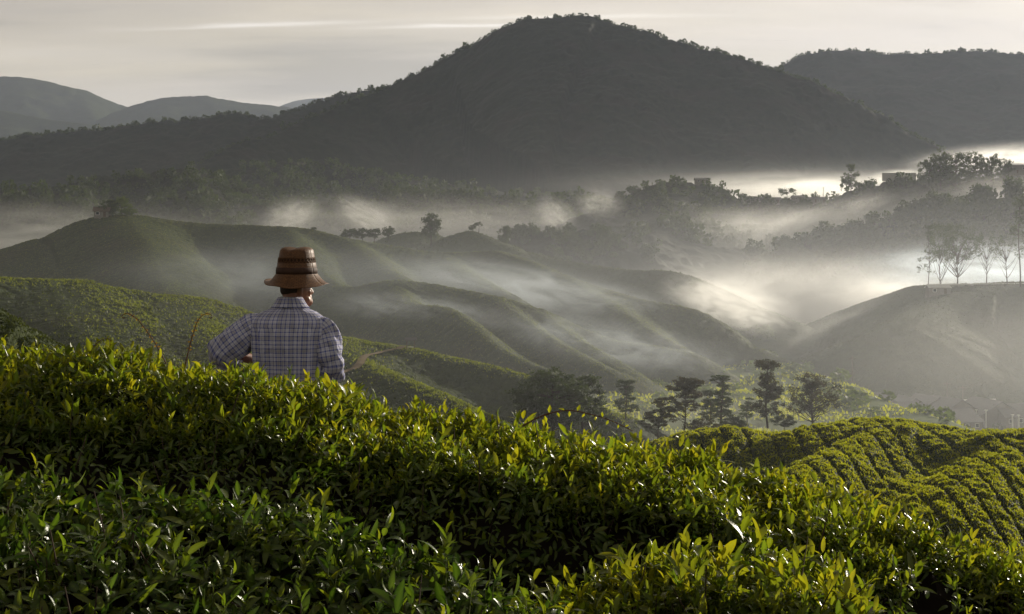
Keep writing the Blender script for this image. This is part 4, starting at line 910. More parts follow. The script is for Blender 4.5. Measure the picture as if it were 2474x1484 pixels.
def mat_plaid():
    m, t, o = new_mat('plaid_cotton')
    uvn = N(t, 'ShaderNodeUVMap', uv_map='UVMap')
    sp = N(t, 'ShaderNodeSeparateXYZ'); LK(t, uvn.outputs[0], sp.inputs[0])
    def stripes(x, per, lo, hi):       # 1 inside the stripe, soft thread edge
        f = mth(t, 'FRACT', mth(t, 'DIVIDE', x, per))
        a = mth(t, 'MULTIPLY', mth(t, 'SUBTRACT', f, lo), 14.0, clamp=True)
        b = mth(t, 'MULTIPLY', mth(t, 'SUBTRACT', hi, f), 14.0, clamp=True)
        return mth(t, 'MULTIPLY', a, b)
    u, v = sp.outputs[0], sp.outputs[1]
    PER = 0.0255
    base = (0.72, 0.72, 0.84)
    navy = (0.012, 0.016, 0.12); blue = (0.11, 0.14, 0.50); dark = (0.05, 0.03, 0.03)
    def yarn(x):
        c = mixc(t, stripes(x, PER, 0.05, 0.42), base, blue)
        c = mixc(t, stripes(x, PER, 0.12, 0.22), c, navy)
        c = mixc(t, stripes(x, PER, 0.62, 0.72), c, navy)
        c = mixc(t, mth(t, 'MULTIPLY', stripes(x, PER * 3.0, 0.1, 0.45), 0.42), c, dark)
        return c
    c = mixc(t, 0.5, yarn(u), yarn(v))
    g = N(t, 'ShaderNodeNewGeometry')
    n = N(t, 'ShaderNodeTexNoise', i_Scale=14.0, i_Detail=4.0); LK(t, g.outputs['Position'], n.inputs['Vector'])
    c = mixc(t, ramp(t, n.outputs[0], [(0.4, 0.0), (0.75, 0.25)]), c, (0.13, 0.12, 0.14))
    p = N(t, 'ShaderNodeBsdfPrincipled', i_Roughness=0.85); LK(t, c, p.inputs['Base Color'])
    p.inputs['Specular IOR Level'].default_value = 0.15
    p.inputs['Sheen Weight'].default_value = 0.15
    b = N(t, 'ShaderNodeBump', i_Strength=0.8, i_Distance=0.015)
    nb = N(t, 'ShaderNodeTexNoise', i_Scale=22.0, i_Detail=3.0, i_Roughness=0.5, i_Distortion=1.0); LK(t, g.outputs['Position'], nb.inputs['Vector'])
    LK(t, nb.outputs[0], b.inputs['Height']); LK(t, b.outputs[0], p.inputs['Normal'])
    tr = N(t, 'ShaderNodeBsdfTranslucent'); LK(t, c, tr.inputs[0])
    mx = N(t, 'ShaderNodeMixShader', i_0=0.22); LK(t, p.outputs[0], mx.inputs[1]); LK(t, tr.outputs[0], mx.inputs[2])
    LK(t, mx.outputs[0], o.inputs[0]); return m
M_PLAID = mat_plaid()

# --- body: capsules and shaped forms united into one skin
def capsule(a, b, ra, rb, n=14, m=7):
    a = np.array(a, float); b = np.array(b, float); d = b - a; L = np.linalg.norm(d); d = d / L
    x = np.cross(d, (0.21, 0.43, 0.87)); x /= np.linalg.norm(x); y = np.cross(d, x)
    th = np.linspace(-np.pi / 2, np.pi / 2, m * 2)
    rings = []; 
    for t in th:
        r, c = (ra, a) if t < 0 else (rb, b)
        rings.append(c + d * r * math.sin(t) + 0 * d) ; rings[-1] = (rings[-1], r * math.cos(t) + 1e-4)
    an = np.arange(n) * 2 * np.pi / n
    V = np.concatenate([c + r * (np.cos(an)[:, None] * x + np.sin(an)[:, None] * y) for c, r in rings])
    i = np.arange(len(rings) * n).reshape(-1, n)
    q = np.stack((i[:-1], np.roll(i[:-1], -1, 1), np.roll(i[1:], -1, 1), i[1:]), -1).reshape(-1, 4)
    return V, q
def ellipsoid(c, r, rotz=0.0, tilt=0.0, f=None, n=28, m=18):
    th = np.linspace(0.02, np.pi - 0.02, m); an = np.arange(n) * 2 * np.pi / n
    T, A_ = np.meshgrid(th, an, indexing='ij')
    V = np.stack((np.sin(T) * np.cos(A_), np.sin(T) * np.sin(A_), np.cos(T)), -1).reshape(-1, 3)
    if f is not None: V = f(V)
    V = V * np.array(r)
    c_, s_ = math.cos(tilt), math.sin(tilt); V = np.stack((V[:, 0], V[:, 1] * c_ - V[:, 2] * s_, V[:, 1] * s_ + V[:, 2] * c_), 1)
    c_, s_ = math.cos(rotz), math.sin(rotz); V = np.stack((V[:, 0] * c_ - V[:, 1] * s_, V[:, 0] * s_ + V[:, 1] * c_, V[:, 2]), 1)
    i = np.arange(m * n).reshape(m, n)
    q = np.stack((i[:-1], np.roll(i[:-1], -1, 1), np.roll(i[1:], -1, 1), i[1:]), -1).reshape(-1, 4)
    # close the poles
    q = np.concatenate((q, np.array([(i[0, 0], i[0, n - 1 - k], i[0, n - 2 - k], i[0, (n - 3 - k)]) for k in range(0, n - 3, 2)]), np.array([(i[-1, 0], i[-1, k + 1], i[-1, k + 2], i[-1, k + 3]) for k in range(0, n - 3, 2)])))
    return V + np.array(c), q
def unite(name, parts, voxel, mats, parent, smooth_it=6):
    a = Acc()
    for V, q in parts: a.add(V, q)
    me = a.mesh(name + '_src', mats); o = bpy.data.objects.new(name + '_src', me); COL.objects.link(o)
    md = o.modifiers.new('r', 'REMESH'); md.mode = 'VOXEL'; md.voxel_size = voxel
    ms = o.modifiers.new('s', 'SMOOTH'); ms.factor = 0.5; ms.iterations = smooth_it
    dg = bpy.context.evaluated_depsgraph_get(); dg.update()
    me2 = bpy.data.meshes.new_from_object(o.evaluated_get(dg)); me2.name = name
    bpy.data.objects.remove(o); bpy.data.meshes.remove(me)
    me2.polygons.foreach_set('use_smooth', np.ones(len(me2.polygons), bool))
    me2.materials.clear()
    for m in mats: me2.materials.append(m)
    return obj(name, me2, parent)
HC = np.array((0.030, 0.050, 1.495))             # head centre
FACE = R(-50)                                    # face turned right of straight ahead
def hd(x, y, z):                                 # head-local (right, forward, up) -> body
    c, s = math.cos(FACE), math.sin(FACE); return (HC[0] + x * c - y * s, HC[1] + x * s + y * c, HC[2] + z)
def skull(V):
    W = V.copy(); z = V[:, 2]
    W[:, 0] *= np.where(z < 0, 1 - 0.22 * (-z) ** 1.5, 1); W[:, 1] = W[:, 1] * np.where(z < 0, 1 - 0.10 * (-z), 1) + np.where(z < -0.2, 0.12 * (-z - 0.2), 0)
    return W
hr = FACE
bodyparts = [
    ellipsoid(HC, (0.076, 0.096, 0.118), hr, f=skull),
    capsule(hd(0, 0.078, -0.055), hd(0, 0.088, -0.082), 0.030, 0.028), capsule(hd(-0.028, 0.062, -0.07), hd(0.028, 0.062, -0.07), 0.026, 0.026),       # jaw, chin
    capsule(hd(0, 0.094, 0.012), hd(0, 0.112, -0.022), 0.008, 0.013), capsule(hd(-0.012, 0.102, -0.026), hd(0.012, 0.102, -0.026), 0.008, 0.008),        # nose
    capsule(hd(-0.035, 0.080, 0.030), hd(0.035, 0.080, 0.030), 0.013, 0.013), capsule(hd(-0.018, 0.094, -0.050), hd(0.018, 0.094, -0.050), 0.008, 0.008), # brow, lips
    capsule(hd(-0.040, 0.070, -0.018), hd(-0.034, 0.074, -0.028), 0.018, 0.016), capsule(hd(0.040, 0.070, -0.018), hd(0.034, 0.074, -0.028), 0.018, 0.016), # cheeks
    ellipsoid(hd(0.079, -0.008, -0.012), (0.008, 0.020, 0.033), hr - 0.3, 0.15), ellipsoid(hd(-0.079, -0.008, -0.012), (0.008, 0.020, 0.033), hr + 0.3, 0.15),   # ears
    capsule((0.024, 0.024, 1.46), (0.005, -0.002, 1.34), 0.058, 0.066), capsule((0.0, 0.0, 1.36), (0.0, -0.01, 1.32), 0.07, 0.09),
    capsule((-0.13, 0, 1.275), (0.13, 0, 1.275), 0.055, 0.055), ellipsoid((0, 0.005, 1.16), (0.185, 0.115, 0.20)), ellipsoid((0, 0.0, 0.98), (0.165, 0.11, 0.18)), ellipsoid((0, 0.0, 0.86), (0.17, 0.12, 0.13)),
    capsule((-0.175, 0, 1.262), (-0.405, -0.02, 1.10), 0.055, 0.042), capsule((-0.405, -0.02, 1.10), (-0.235, 0.20, 1.03), 0.041, 0.029),
    capsule((0.175, 0, 1.262), (0.255, -0.02, 1.03), 0.055, 0.042), capsule((0.255, -0.02, 1.03), (0.13, 0.22, 0.98), 0.041, 0.029),
    capsule((-0.085, 0, 0.84), (-0.095, 0.01, 0.45), 0.082, 0.056), capsule((-0.095, 0.01, 0.45), (-0.10, -0.01, 0.09), 0.052, 0.036), capsule((0.085, 0, 0.84), (0.095, 0.01, 0.45), 0.082, 0.056), capsule((0.095, 0.01, 0.45), (0.10, -0.01, 0.09), 0.052, 0.036),
    capsule((-0.10, -0.02, 0.045), (-0.11, 0.14, 0.035), 0.038, 0.032), capsule((0.10, -0.02, 0.045), (0.11, 0.14, 0.035), 0.038, 0.032)]
def hand(wrist, d, thumb_side):
    w = np.array(wrist); d = np.array(d, float); d /= np.linalg.norm(d); s = np.cross(d, (0, 0, 1.0)); s /= np.linalg.norm(s); dn = np.cross(s, d)
    dn = dn if dn[2] < 0 else -dn
    out = [capsule(w - s * 0.022, w - s * 0.024 + d * 0.075, 0.018, 0.016), capsule(w, w + d * 0.08, 0.019, 0.016), capsule(w + s * 0.022, w + s * 0.024 + d * 0.075, 0.018, 0.015)]
    for k, L in zip((-1.5, -0.5, 0.5, 1.5), (0.058, 0.072, 0.076, 0.066) if thumb_side > 0 else (0.066, 0.076, 0.072, 0.058)):
        b = w + d * 0.085 + s * 0.019 * k; m_ = b + d * L * 0.5 + dn * 0.006; e = m_ + d * L * 0.32 + dn * L * 0.40
        out += [capsule(b - d * 0.015, m_, 0.0085, 0.008, 8, 4), capsule(m_, e, 0.008, 0.0068, 8, 4)]
    b = w + d * 0.02 + s * 0.03 * thumb_side; m_ = b + d * 0.03 + s * 0.03 * thumb_side + dn * 0.012; e = m_ + d * 0.03 + s * 0.004 * thumb_side + dn * 0.016
    out += [capsule(b, m_, 0.013, 0.010, 8, 4), capsule(m_, e, 0.010, 0.008, 8, 4)]
    return out
bodyparts += hand((-0.225, 0.215, 1.025), (0.6, 0.75, -0.1), 1) + hand((0.122, 0.232, 0.975), (-0.5, 0.85, -0.05), -1)
unite('body', bodyparts, 0.0062, [M_SKIN], man, 4)
# hair: close-cropped, over the back of the skull below the hat
def hairf(V):
    W = skull(V); back = np.clip((-V[:, 1] + 0.30) / 0.35, 0, 1); low = np.clip((V[:, 2] + 0.36) / 0.12, 0, 1)
    return W * (0.90 + 0.135 * back * low)[:, None]
V, q = ellipsoid(HC, (0.077, 0.097, 0.119), hr, f=hairf, n=40, m=30)
a = Acc(); a.add(V, q); obj('hair', a.mesh('hair', [M_HAIR]), man)
M_EYE = mat_plain('eye_white', (0.6, 0.58, 0.55), 0.2, 0.05, 10, 0.5)
for sx in (-1, 1):
    V, q = ellipsoid(hd(sx * 0.031, 0.074, 0.010), (0.012, 0.012, 0.012), n=12, m=8); a = Acc(); a.add(V, q); obj('eye', a.mesh('eye', [M_EYE]), man)

# --- shirt: back and front in one, yoke seam, pleats below it
def ring(c, rx, ry, n, p=2.4):
    an = np.linspace(0, 2 * np.pi, n + 1) - np.pi / 2          # starts at the middle of the back
    ca, sa = np.cos(an), np.sin(an)
    return np.stack((c[0] + rx * np.sign(ca) * np.abs(ca) ** (2 / p), c[1] + ry * np.sign(sa) * np.abs(sa) ** (2 / p), np.full(n + 1, c[2])), 1)
def loft(name, rings, mats, parent, uv, disp=None):
    V = np.stack(rings); m, n = V.shape[:2]
    if disp is not None: V = disp(V)
    i = np.arange(m * n).reshape(m, n)
    q = np.stack((i[:-1, :-1], i[:-1, 1:], i[1:, 1:], i[1:, :-1]), -1).reshape(-1, 4)
    o = obj(name, mesh_np(name, V.reshape(-1, 3), quads=q, mats=mats, uv=uv.reshape(-1, 2)), parent)
    md = o.modifiers.new('thickness', 'SOLIDIFY'); md.thickness = 0.0025; md.offset = 1
    return o
key = np.array([  # z, cx, cy, rx, ry
    (0.72, 0.0, 0.0, 0.205, 0.150), (0.84, 0.0, 0.0, 0.202, 0.148), (0.94, 0.0, 0.0, 0.212, 0.150), (1.04, 0, 0.0, 0.218, 0.152), (1.14, 0, -0.003, 0.226, 0.154), (1.21, 0, -0.006, 0.232, 0.150), (1.265, 0, -0.008, 0.236, 0.138),
    (1.300, 0, -0.006, 0.230, 0.124), (1.327, 0.0, -0.003, 0.205, 0.110), (1.352, 0.002, 0.0, 0.165, 0.096), (1.372, 0.004, 0.002, 0.112, 0.082), (1.392, 0.006, 0.004, 0.086, 0.074), (1.405, 0.006, 0.005, 0.074, 0.068)])
NT = 120
zz = np.concatenate((np.linspace(0.72, 1.262, 60), np.linspace(1.265, 1.405, 34)))
rings = []
for z in zz:
    k = [np.interp(z, key[:, 0], key[:, c]) for c in range(1, 5)]
    rings.append(ring((k[0], k[1], z), k[2], k[3], NT, 2.5))
arr = np.stack(rings)
seg = np.linalg.norm(np.diff(arr, axis=1), axis=2); ulen = np.concatenate((np.zeros((len(zz), 1)), np.cumsum(seg, 1)), 1)
# measured both ways from the middle of the back so that the check runs straight down it
half = ulen[:, -1:] / 2; ul = np.where(ulen > half, ulen - 2 * half, ulen)
j0 = 40
u_ref = ul[j0][None, :] * (ulen[:, -1:] / ulen[j0, -1]) ** 0.35
UVt = np.stack((np.broadcast_to(u_ref, ul.shape) + 0.5, np.broadcast_to(zz[:, None], ul.shape)), -1)
# the cloth of the yoke stretches along the slope of the shoulder
slope_len = np.concatenate(([0], np.cumsum(np.linalg.norm(np.diff(arr[:, NT // 8], axis=0), axis=1)))); UVt[..., 1] = slope_len[:, None] + 0.003
def fold(V):
    an = np.linspace(0, 2 * np.pi, NT + 1)[None, :]; z = V[..., 2]
    c = np.array((0.0, 0.0)); d = V[..., :2] - c; r = np.linalg.norm(d, axis=-1); d = d / r[..., None]
    w = np.minimum(an, 2 * np.pi - an)                              # angle from the middle of the back
    below = np.clip((1.258 - z) / 0.03, 0, 1); fade = np.clip((z - 0.7) / 0.3, 0.4, 1)
    side = np.where(an < np.pi, 1.0, -1.0)
    pl = 0.0055 * np.exp(-((w - 0.13) / 0.05) ** 2) - 0.004 * np.exp(-((w - 0.23) / 0.05) ** 2)         # box pleat
    pl = pl + 0.0065 * np.sin(w * side * 11 + 1.2 + 2.2 * fbm(z * 5, w * 2, 2)) * np.exp(-((w - 0.8) / 0.55) ** 2)
    pl += 0.006 * fbm(w * side * 9 + 5, z * 6, 3)
    dg = 0.009 * np.sin((z * 30 + w * side * 7)) * np.clip((1.15 - z) / 0.2, 0, 1) * np.clip(w - 0.7, 0, 1)     # drag lines to the waist
    yoke = 0.0035 * np.clip((z - 1.2605) / 0.001, 0, 1) * np.clip((1.40 - z) / 0.02, 0, 1)
    off = 1.5 * below * fade * (pl + dg) + yoke + 0.0025 * fbm(an * 4 + 0 * z, z * 9, 2)
    V = V.copy(); V[..., :2] += d * off[..., None]; return V
shirt = loft('shirt', list(arr), [M_PLAID], man, UVt, fold)
def sleeve(pts, rads, seed, flat=0.86):
    p = polyline(np.array(pts, float), 14); s = np.linspace(0, 1, len(p)); r = np.interp(s, np.linspace(0, 1, len(rads)), rads)
    T = np.gradient(p, axis=0); T /= np.linalg.norm(T, axis=1)[:, None]
    A_ = np.cross(T, (0, 1.0, 0)); A_ /= np.linalg.norm(A_, axis=1)[:, None]; B_ = np.cross(T, A_)
    n = 56; an = np.linspace(0, 2 * np.pi, n + 1)
    L = np.concatenate(([0], np.cumsum(np.linalg.norm(np.diff(p, axis=0), axis=1))))
    w = fbm(np.cos(an)[None] * 2.2 + seed, s[:, None] * 7 + np.sin(an)[None] * 2.2, 3) * 0.026 + 0.010 * np.sin(s[:, None] * 34 + 2.5 * np.sin(an + seed)[None]) * np.clip((s[:, None] - 0.35) * 2, 0, 1)
    rr = r[:, None] + w * np.clip(s[:, None] * 6, 0, 1)
    V = p[:, None] + rr[..., None] * (np.cos(an)[None, :, None] * A_[:, None] + flat * np.sin(an)[None, :, None] * B_[:, None])
    uv = np.stack((np.broadcast_to(an[None] * 0.085, rr.shape), np.broadcast_to(L[:, None], rr.shape)), -1)
    return loft('sleeve', list(V), [M_PLAID], shirt, uv)
sleeve([(-0.150, -0.004, 1.268), (-0.225, -0.010, 1.245), (-0.32, -0.018, 1.175), (-0.405, -0.02, 1.105), (-0.412, 0.035, 1.07), (-0.36, 0.10, 1.045)], [0.072, 0.092, 0.104, 0.098, 0.086, 0.078], 3)
sleeve([(0.150, -0.004, 1.268), (0.215, -0.010, 1.238), (0.245, -0.02, 1.16), (0.262, -0.025, 1.08), (0.268, -0.01, 1.01), (0.245, 0.045, 0.955)], [0.066, 0.078, 0.084, 0.086, 0.082, 0.080], 8)
# collar: stand and folded leaf
n = 64; an = np.linspace(0.35, 2 * np.pi - 0.35, n) - np.pi / 2 + np.pi       # open at the front
an = np.linspace(-np.pi / 2 - (np.pi - 0.3), -np.pi / 2 + (np.pi - 0.3), n)
def cr(z, rx, ry, cy=0.004, cx=0.008): return np.stack((cx + rx * np.cos(an), cy + ry * np.sin(an), np.full(n, z) - 0.02 * np.clip(np.sin(an), 0, 1)), 1)
cring = [cr(1.385, 0.078, 0.070), cr(1.430, 0.070, 0.064), cr(1.443, 0.071, 0.066), cr(1.446, 0.075, 0.070), cr(1.438, 0.081, 0.076), cr(1.415, 0.095, 0.086), cr(1.392, 0.111, 0.096), cr(1.382, 0.120, 0.101)]
ca = np.stack(cring); cl = np.concatenate(([0], np.cumsum(np.linalg.norm(np.diff(ca[:, n // 2], axis=0), axis=1))))
loft('collar', cring, [M_PLAID], shirt, np.stack((np.broadcast_to((an * 0.1)[None], ca.shape[:2]), np.broadcast_to(cl[:, None], ca.shape[:2])), -1))
# trousers and boots (behind the bushes)
a = Acc()
for sx in (-1, 1):
    V, q = tube([(sx * 0.07, 0, 0.90), (sx * 0.09, 0, 0.80), (sx * 0.10, 0.012, 0.45), (sx * 0.105, -0.008, 0.12)], [0.118, 0.118, 0.085, 0.075], 20); a.add(V, q)
obj('trousers', a.mesh('trousers', [M_TROUSER]), man)
for sx in (-1, 1):
    V, q = capsule((sx * 0.102, -0.03, 0.052), (sx * 0.112, 0.15, 0.042), 0.05, 0.042); V2, q2 = tube([(sx * 0.102, -0.012, 0.04), (sx * 0.10, -0.01, 0.30)], [0.058, 0.066], 16)
    V[:, 2] = np.maximum(V[:, 2], 0.0); a = Acc(); a.add(V, q); a.add(V2, q2); obj('boot', a.mesh('boot', [M_SHOE]), man)

# --- straw hat
def mat_straw(name, c1, c2, sc):
    m, t, o = new_mat(name)
    uvn = N(t, 'ShaderNodeUVMap', uv_map='UVMap')
    mp = N(t, 'ShaderNodeMapping'); mp.inputs['Scale'].default_value = (1, 1, 1); LK(t, uvn.outputs[0], mp.inputs[0])
    br = N(t, 'ShaderNodeTexBrick', offset=0.5, i_Scale=sc); br.inputs['Color1'].default_value = (0.9, 0.9, 0.9, 1); br.inputs['Color2'].default_value = (0.6, 0.6, 0.6, 1); br.inputs['Mortar'].default_value = (0.12, 0.12, 0.12, 1)
    br.inputs['Mortar Size'].default_value = 0.06; br.inputs['Brick Width'].default_value = 0.9; br.inputs['Row Height'].default_value = 0.45; LK(t, mp.outputs[0], br.inputs['Vector'])
    n = N(t, 'ShaderNodeTexNoise', i_Scale=55.0, i_Detail=4.0); LK(t, uvn.outputs[0], n.inputs['Vector'])
    c = mixc(t, ramp(t, n.outputs[0], [(0.35, 0), (0.7, 1)]), c1, c2)
    c = mixc(t, 0.75, c, br.outputs[0], 'MULTIPLY')
    p = N(t, 'ShaderNodeBsdfPrincipled', i_Roughness=0.5); LK(t, c, p.inputs['Base Color']); p.inputs['Specular IOR Level'].default_value = 0.35
    b = N(t, 'ShaderNodeBump', i_Strength=0.7, i_Distance=0.002); LK(t, br.outputs[0], b.inputs['Height']); LK(t, b.outputs[0], p.inputs['Normal'])
    tr = N(t, 'ShaderNodeBsdfTranslucent'); LK(t, c, tr.inputs[0])
    mx = N(t, 'ShaderNodeMixShader', i_0=0.2); LK(t, p.outputs[0], mx.inputs[1]); LK(t, tr.outputs[0], mx.inputs[2])
    LK(t, mx.outputs[0], o.inputs[0]); return m
M_STRAW = mat_straw('straw', (0.25, 0.115, 0.042), (0.15, 0.065, 0.026), 48.0)
M_BAND = mat_plain('dark_hat_band', (0.05, 0.026, 0.018), 0.7, 0.3, 40.0, 0.2)
hat = empty('hat', (0.042, 0.03, 1.596)); hat.parent = man; hat.rotation_euler = (R(2), R(1.5), R(-20))
def lathe(name, prof, mats, parent, n=96, wob=None):
    prof = np.array(prof, float); an = np.linspace(0, 2 * np.pi, n + 1)
    r = prof[:, 0][:, None]; z = prof[:, 1][:, None]
    V = np.stack((r * np.cos(an)[None], 1.16 * r * np.sin(an)[None], np.broadcast_to(z, (len(prof), n + 1))), -1)
    if wob is not None: V = wob(V, an, prof)
    cum = np.concatenate(([0], np.cumsum(np.hypot(*np.diff(prof, axis=0).T))))
    uv = np.stack((np.broadcast_to((an * 0.11)[None], V.shape[:2]), np.broadcast_to(cum[:, None], V.shape[:2])), -1)
    i = np.arange(V.shape[0] * V.shape[1]).reshape(V.shape[:2])
    q = np.stack((i[:-1, :-1], i[:-1, 1:], i[1:, 1:], i[1:, :-1]), -1).reshape(-1, 4)
    o = obj(name, mesh_np(name, V.reshape(-1, 3), quads=q, mats=mats, uv=uv.reshape(-1, 2)), parent)
    md = o.modifiers.new('thickness', 'SOLIDIFY'); md.thickness = 0.003; md.offset = 0
    return o
def crown_w(V, an, prof):
    V = V.copy(); top = np.clip((prof[:, 1] - 0.10) / 0.05, 0, 1)[:, None]
    V[..., 2] += -0.010 * top * np.exp(-(V[..., 0] / 0.03) ** 2) + 0.004 * np.sin(an * 2 + 0.6)[None] * top
    return V
lathe('crown', [(0.118, -0.006), (0.117, 0.01), (0.115, 0.04), (0.112, 0.062), (0.110, 0.066)], [M_STRAW], hat, wob=crown_w)
lathe('crown', [(0.106, 0.092), (0.104, 0.10), (0.101, 0.120), (0.097, 0.138), (0.088, 0.149), (0.07, 0.156), (0.045, 0.159), (0.02, 0.160), (0.0005, 0.160)], [M_STRAW], hat, wob=crown_w)
lathe('hat_band', [(0.1215, -0.004), (0.1210, 0.016), (0.1185, 0.034), (0.117, 0.035)], [M_BAND], hat)
lathe('dark_inner', [(0.108, 0.05), (0.100, 0.10)], [M_BAND], hat)  # added inner wall, its dark colour gives the openwork holes their shade
a = Acc()                                        # openwork: crossing straws between two rims
for k in range(32):
    for sg in (-1, 1):
        t0 = k / 32 * 2 * np.pi; pts = [((0.1105 - 0.0045 * f) * math.cos(t0 + sg * 0.165 * f), 1.16 * (0.1105 - 0.0045 * f) * math.sin(t0 + sg * 0.165 * f), 0.063 + 0.032 * f) for f in (0, 0.5, 1)]
        V, q = tube(pts, 0.0036, 4); a.add(V, q)
me = a.mesh('lattice', [M_STRAW]); me.uv_layers.new(name='UVMap'); o = obj('lattice', me, hat); o['kind'] = 'stuff'
def brim_w(V, an, prof):
    V = V.copy(); f = np.clip((prof[:, 0] - 0.118) / 0.075, 0, 1)[:, None]
    # steep all round, dipping at the back, curled up on the left edge
    V[..., 2] += f * (0.010 * np.cos(an - np.pi / 2 - 0.4)[None] + 0.006 * np.sin(3 * an + 1)[None] + 0.002 * np.sin(7 * an)[None])
    left = np.exp(-((np.mod(an - np.pi - 0.25 + np.pi, 2 * np.pi) - np.pi) / 0.55) ** 2)[None]
    V[..., 2] += left * np.clip((prof[:, 0][:, None] - 0.155) / 0.04, 0, 1) ** 1.6 * 0.046
    right = np.exp(-((np.mod(an + 0.35 + np.pi, 2 * np.pi) - np.pi) / 0.7) ** 2)[None]
    V[..., :2] *= (1 + 0.05 * right * f)[..., None]
    return V
lathe('brim', [(0.1175, 0.002), (0.122, -0.006), (0.132, -0.021), (0.144, -0.037), (0.157, -0.051), (0.171, -0.062), (0.183, -0.069), (0.190, -0.071)], [M_STRAW], hat, wob=brim_w)
# ------------------------------------------------------------------ fresh leaf tips over the tea slopes
M_TIPS = mat_veg('tea_tips', (0.085, 0.11, 0.014), (0.14, 0.15, 0.018), 3.0, 0.5, 0.65, tcol=(3.2, 2.9, 0.7, 1), spec=0.3)
M_TIPS2 = mat_veg('tea_tips_shade', (0.035, 0.05, 0.012), (0.055, 0.07, 0.014), 3.0, 0.6, 0.3, tcol=(1.8, 1.7, 0.6, 1), spec=0.15)  # darker, duller copy of the tips, for slopes that should look unlit
M_TIPSM = mat_veg('tea_tips_mid', (0.07, 0.095, 0.016), (0.11, 0.125, 0.02), 3.0, 0.5, 0.55, tcol=(2.1, 2.0, 0.6, 1), spec=0.2)
def tips(hname, n, ubox, Dbox, size, seed, sink=0.0, keep=None, wide=0.33, mat=None):
    rng = np.random.default_rng(seed); S = HF[hname]
    u = rng.uniform(ubox[0], ubox[1], n); D = rng.uniform(Dbox[0], Dbox[1], n); x = (u - UC) * K * D
    z = S(x, D); k = z > -60
    if keep is not None: k &= keep(x, D, z)
    x, D, z = x[k], D[k], z[k]; m = len(x)
    # more on the raised bushes than in the furrows
    zs = (S(x + 0.5, D) + S(x - 0.5, D) + S(x, D + 0.5) + S(x, D - 0.5)) / 4
    k = (z - zs) > rng.normal(-0.02, 0.10, m); x, D, z = x[k], D[k], z[k]; m = len(x)
    t = rng.normal(size=(m, 3)) * 0.55; t[:, 2] += 0.75; t /= np.linalg.norm(t, axis=1)[:, None]
    b = np.cross(t, rng.normal(size=(m, 3))); b /= np.linalg.norm(b, axis=1)[:, None] + 1e-9
    s = (size * rng.uniform(0.5, 1.4, m))[:, None]; C = np.stack((x, D, z - sink), 1)
    V = np.stack((C - t * s * 0.3, C + t * s * 0.3 - b * s * wide, C + t * s, C + t * s * 0.3 + b * s * wide), 1).reshape(-1, 3)
    me = mesh_np('tea_leaves', V, quads=np.arange(m * 4).reshape(m, 4), mats=[mat or M_TIPS], smooth=False)
    tag(obj('tea_leaves', me), kind='stuff')
tips('tea_hillside.002', 180000, (1480, 2560), (58, 90), 0.10, 1)
tips('tea_hillside', 45000, (-40, 1540), (105, 185), 0.20, 2, mat=M_TIPS2)
_S2 = HF['tea_hillside']
_rf = np.random.default_rng(3)
flat = lambda x, y, z: np.max([_S2(x, y + d) for d in range(-12, 13, 2)], axis=0) - z < _rf.exponential(0.30, len(x))
tips('tea_hillside', 420000, (-40, 1540), (105, 185), 0.20, 7, keep=flat, mat=M_TIPSM)  # brighter tips along the crest only, a sunlit rim put into the colour
tips('tea_hillside.001', 20000, (-60, 300), (66, 82), 0.12, 3, mat=M_TIPS2)
tips('tea_hill', 210000, (-30, 1900), (270, 490), 0.22, 4, mat=M_TIPSM)
tips('tea_knoll', 30000, (860, 1860), (470, 590), 0.5, 6, mat=M_TIPS2)
tips('tea_slope', 70000, (1700, 2520), (360, 540), 0.3, 5, mat=M_TIPS2)

# grass over the valley floor
rng = np.random.default_rng(9); n = 60000
x = rng.uniform(-20, 150, n); y = 185 + 420 * rng.random(n) ** 1.4; z = valley_z(x, y)
cl = fbm(x / 9, y / 9, 3) > -0.05
x, y, z = x[cl], y[cl], z[cl]; n = len(x)
t = rng.normal(size=(n, 3)) * 0.5; t[:, 2] += 0.8; t /= np.linalg.norm(t, axis=1)[:, None]
b = np.cross(t, rng.normal(size=(n, 3))); b /= np.linalg.norm(b, axis=1)[:, None]
s = (0.55 * rng.uniform(0.5, 1.6, n))[:, None]; C = np.stack((x, y, z), 1)
me = mesh_np('grass', np.stack((C - t * s * 0.2, C + t * s * 0.4 - b * s * 0.35, C + t * s, C + t * s * 0.4 + b * s * 0.35), 1).reshape(-1, 3), quads=np.arange(n * 4).reshape(n, 4), mats=[M_TIPS], smooth=False)
tag(obj('grass', me), kind='stuff')

# ------------------------------------------------------------------ buildings and the works of people
M_ROOF = mat_plain('grey_metal_roof', (0.085, 0.082, 0.08), 0.55, 0.25, 1.5, 0.5)
M_ROOFW = mat_plain('pale_metal_roof', (0.62, 0.62, 0.60), 0.35, 0.1, 1.5, 0.5)
M_WALL = mat_plain('weathered_wall', (0.20, 0.185, 0.165), 0.85, 0.2, 1.5, 0.1)
M_DARKW = mat_plain('window_glass_dark', (0.03, 0.035, 0.04), 0.15, 0.1, 3.0, 0.5)
M_WOOD = mat_plain('grey_timber', (0.13, 0.10, 0.075), 0.85, 0.3, 5.0, 0.1)
M_WHITE = mat_plain('white_paint', (0.75, 0.74, 0.70), 0.5, 0.06, 4.0, 0.4)
M_CONC = mat_plain('concrete', (0.42, 0.41, 0.38), 0.8, 0.15, 3.0, 0.2)
M_SAND = mat_plain('sandy_track', (0.15, 0.115, 0.07), 0.95, 0.25, 1.2, 0.05)
def box(a, x0, x1, y0, y1, z0, z1, m=0):
    v = [(x, y, z) for x in (x0, x1) for y in (y0, y1) for z in (z0, z1)]
    a.add(v, [(0, 1, 3, 2), (4, 6, 7, 5), (0, 4, 5, 1), (2, 3, 7, 6), (0, 2, 6, 4), (1, 5, 7, 3)], m=m)
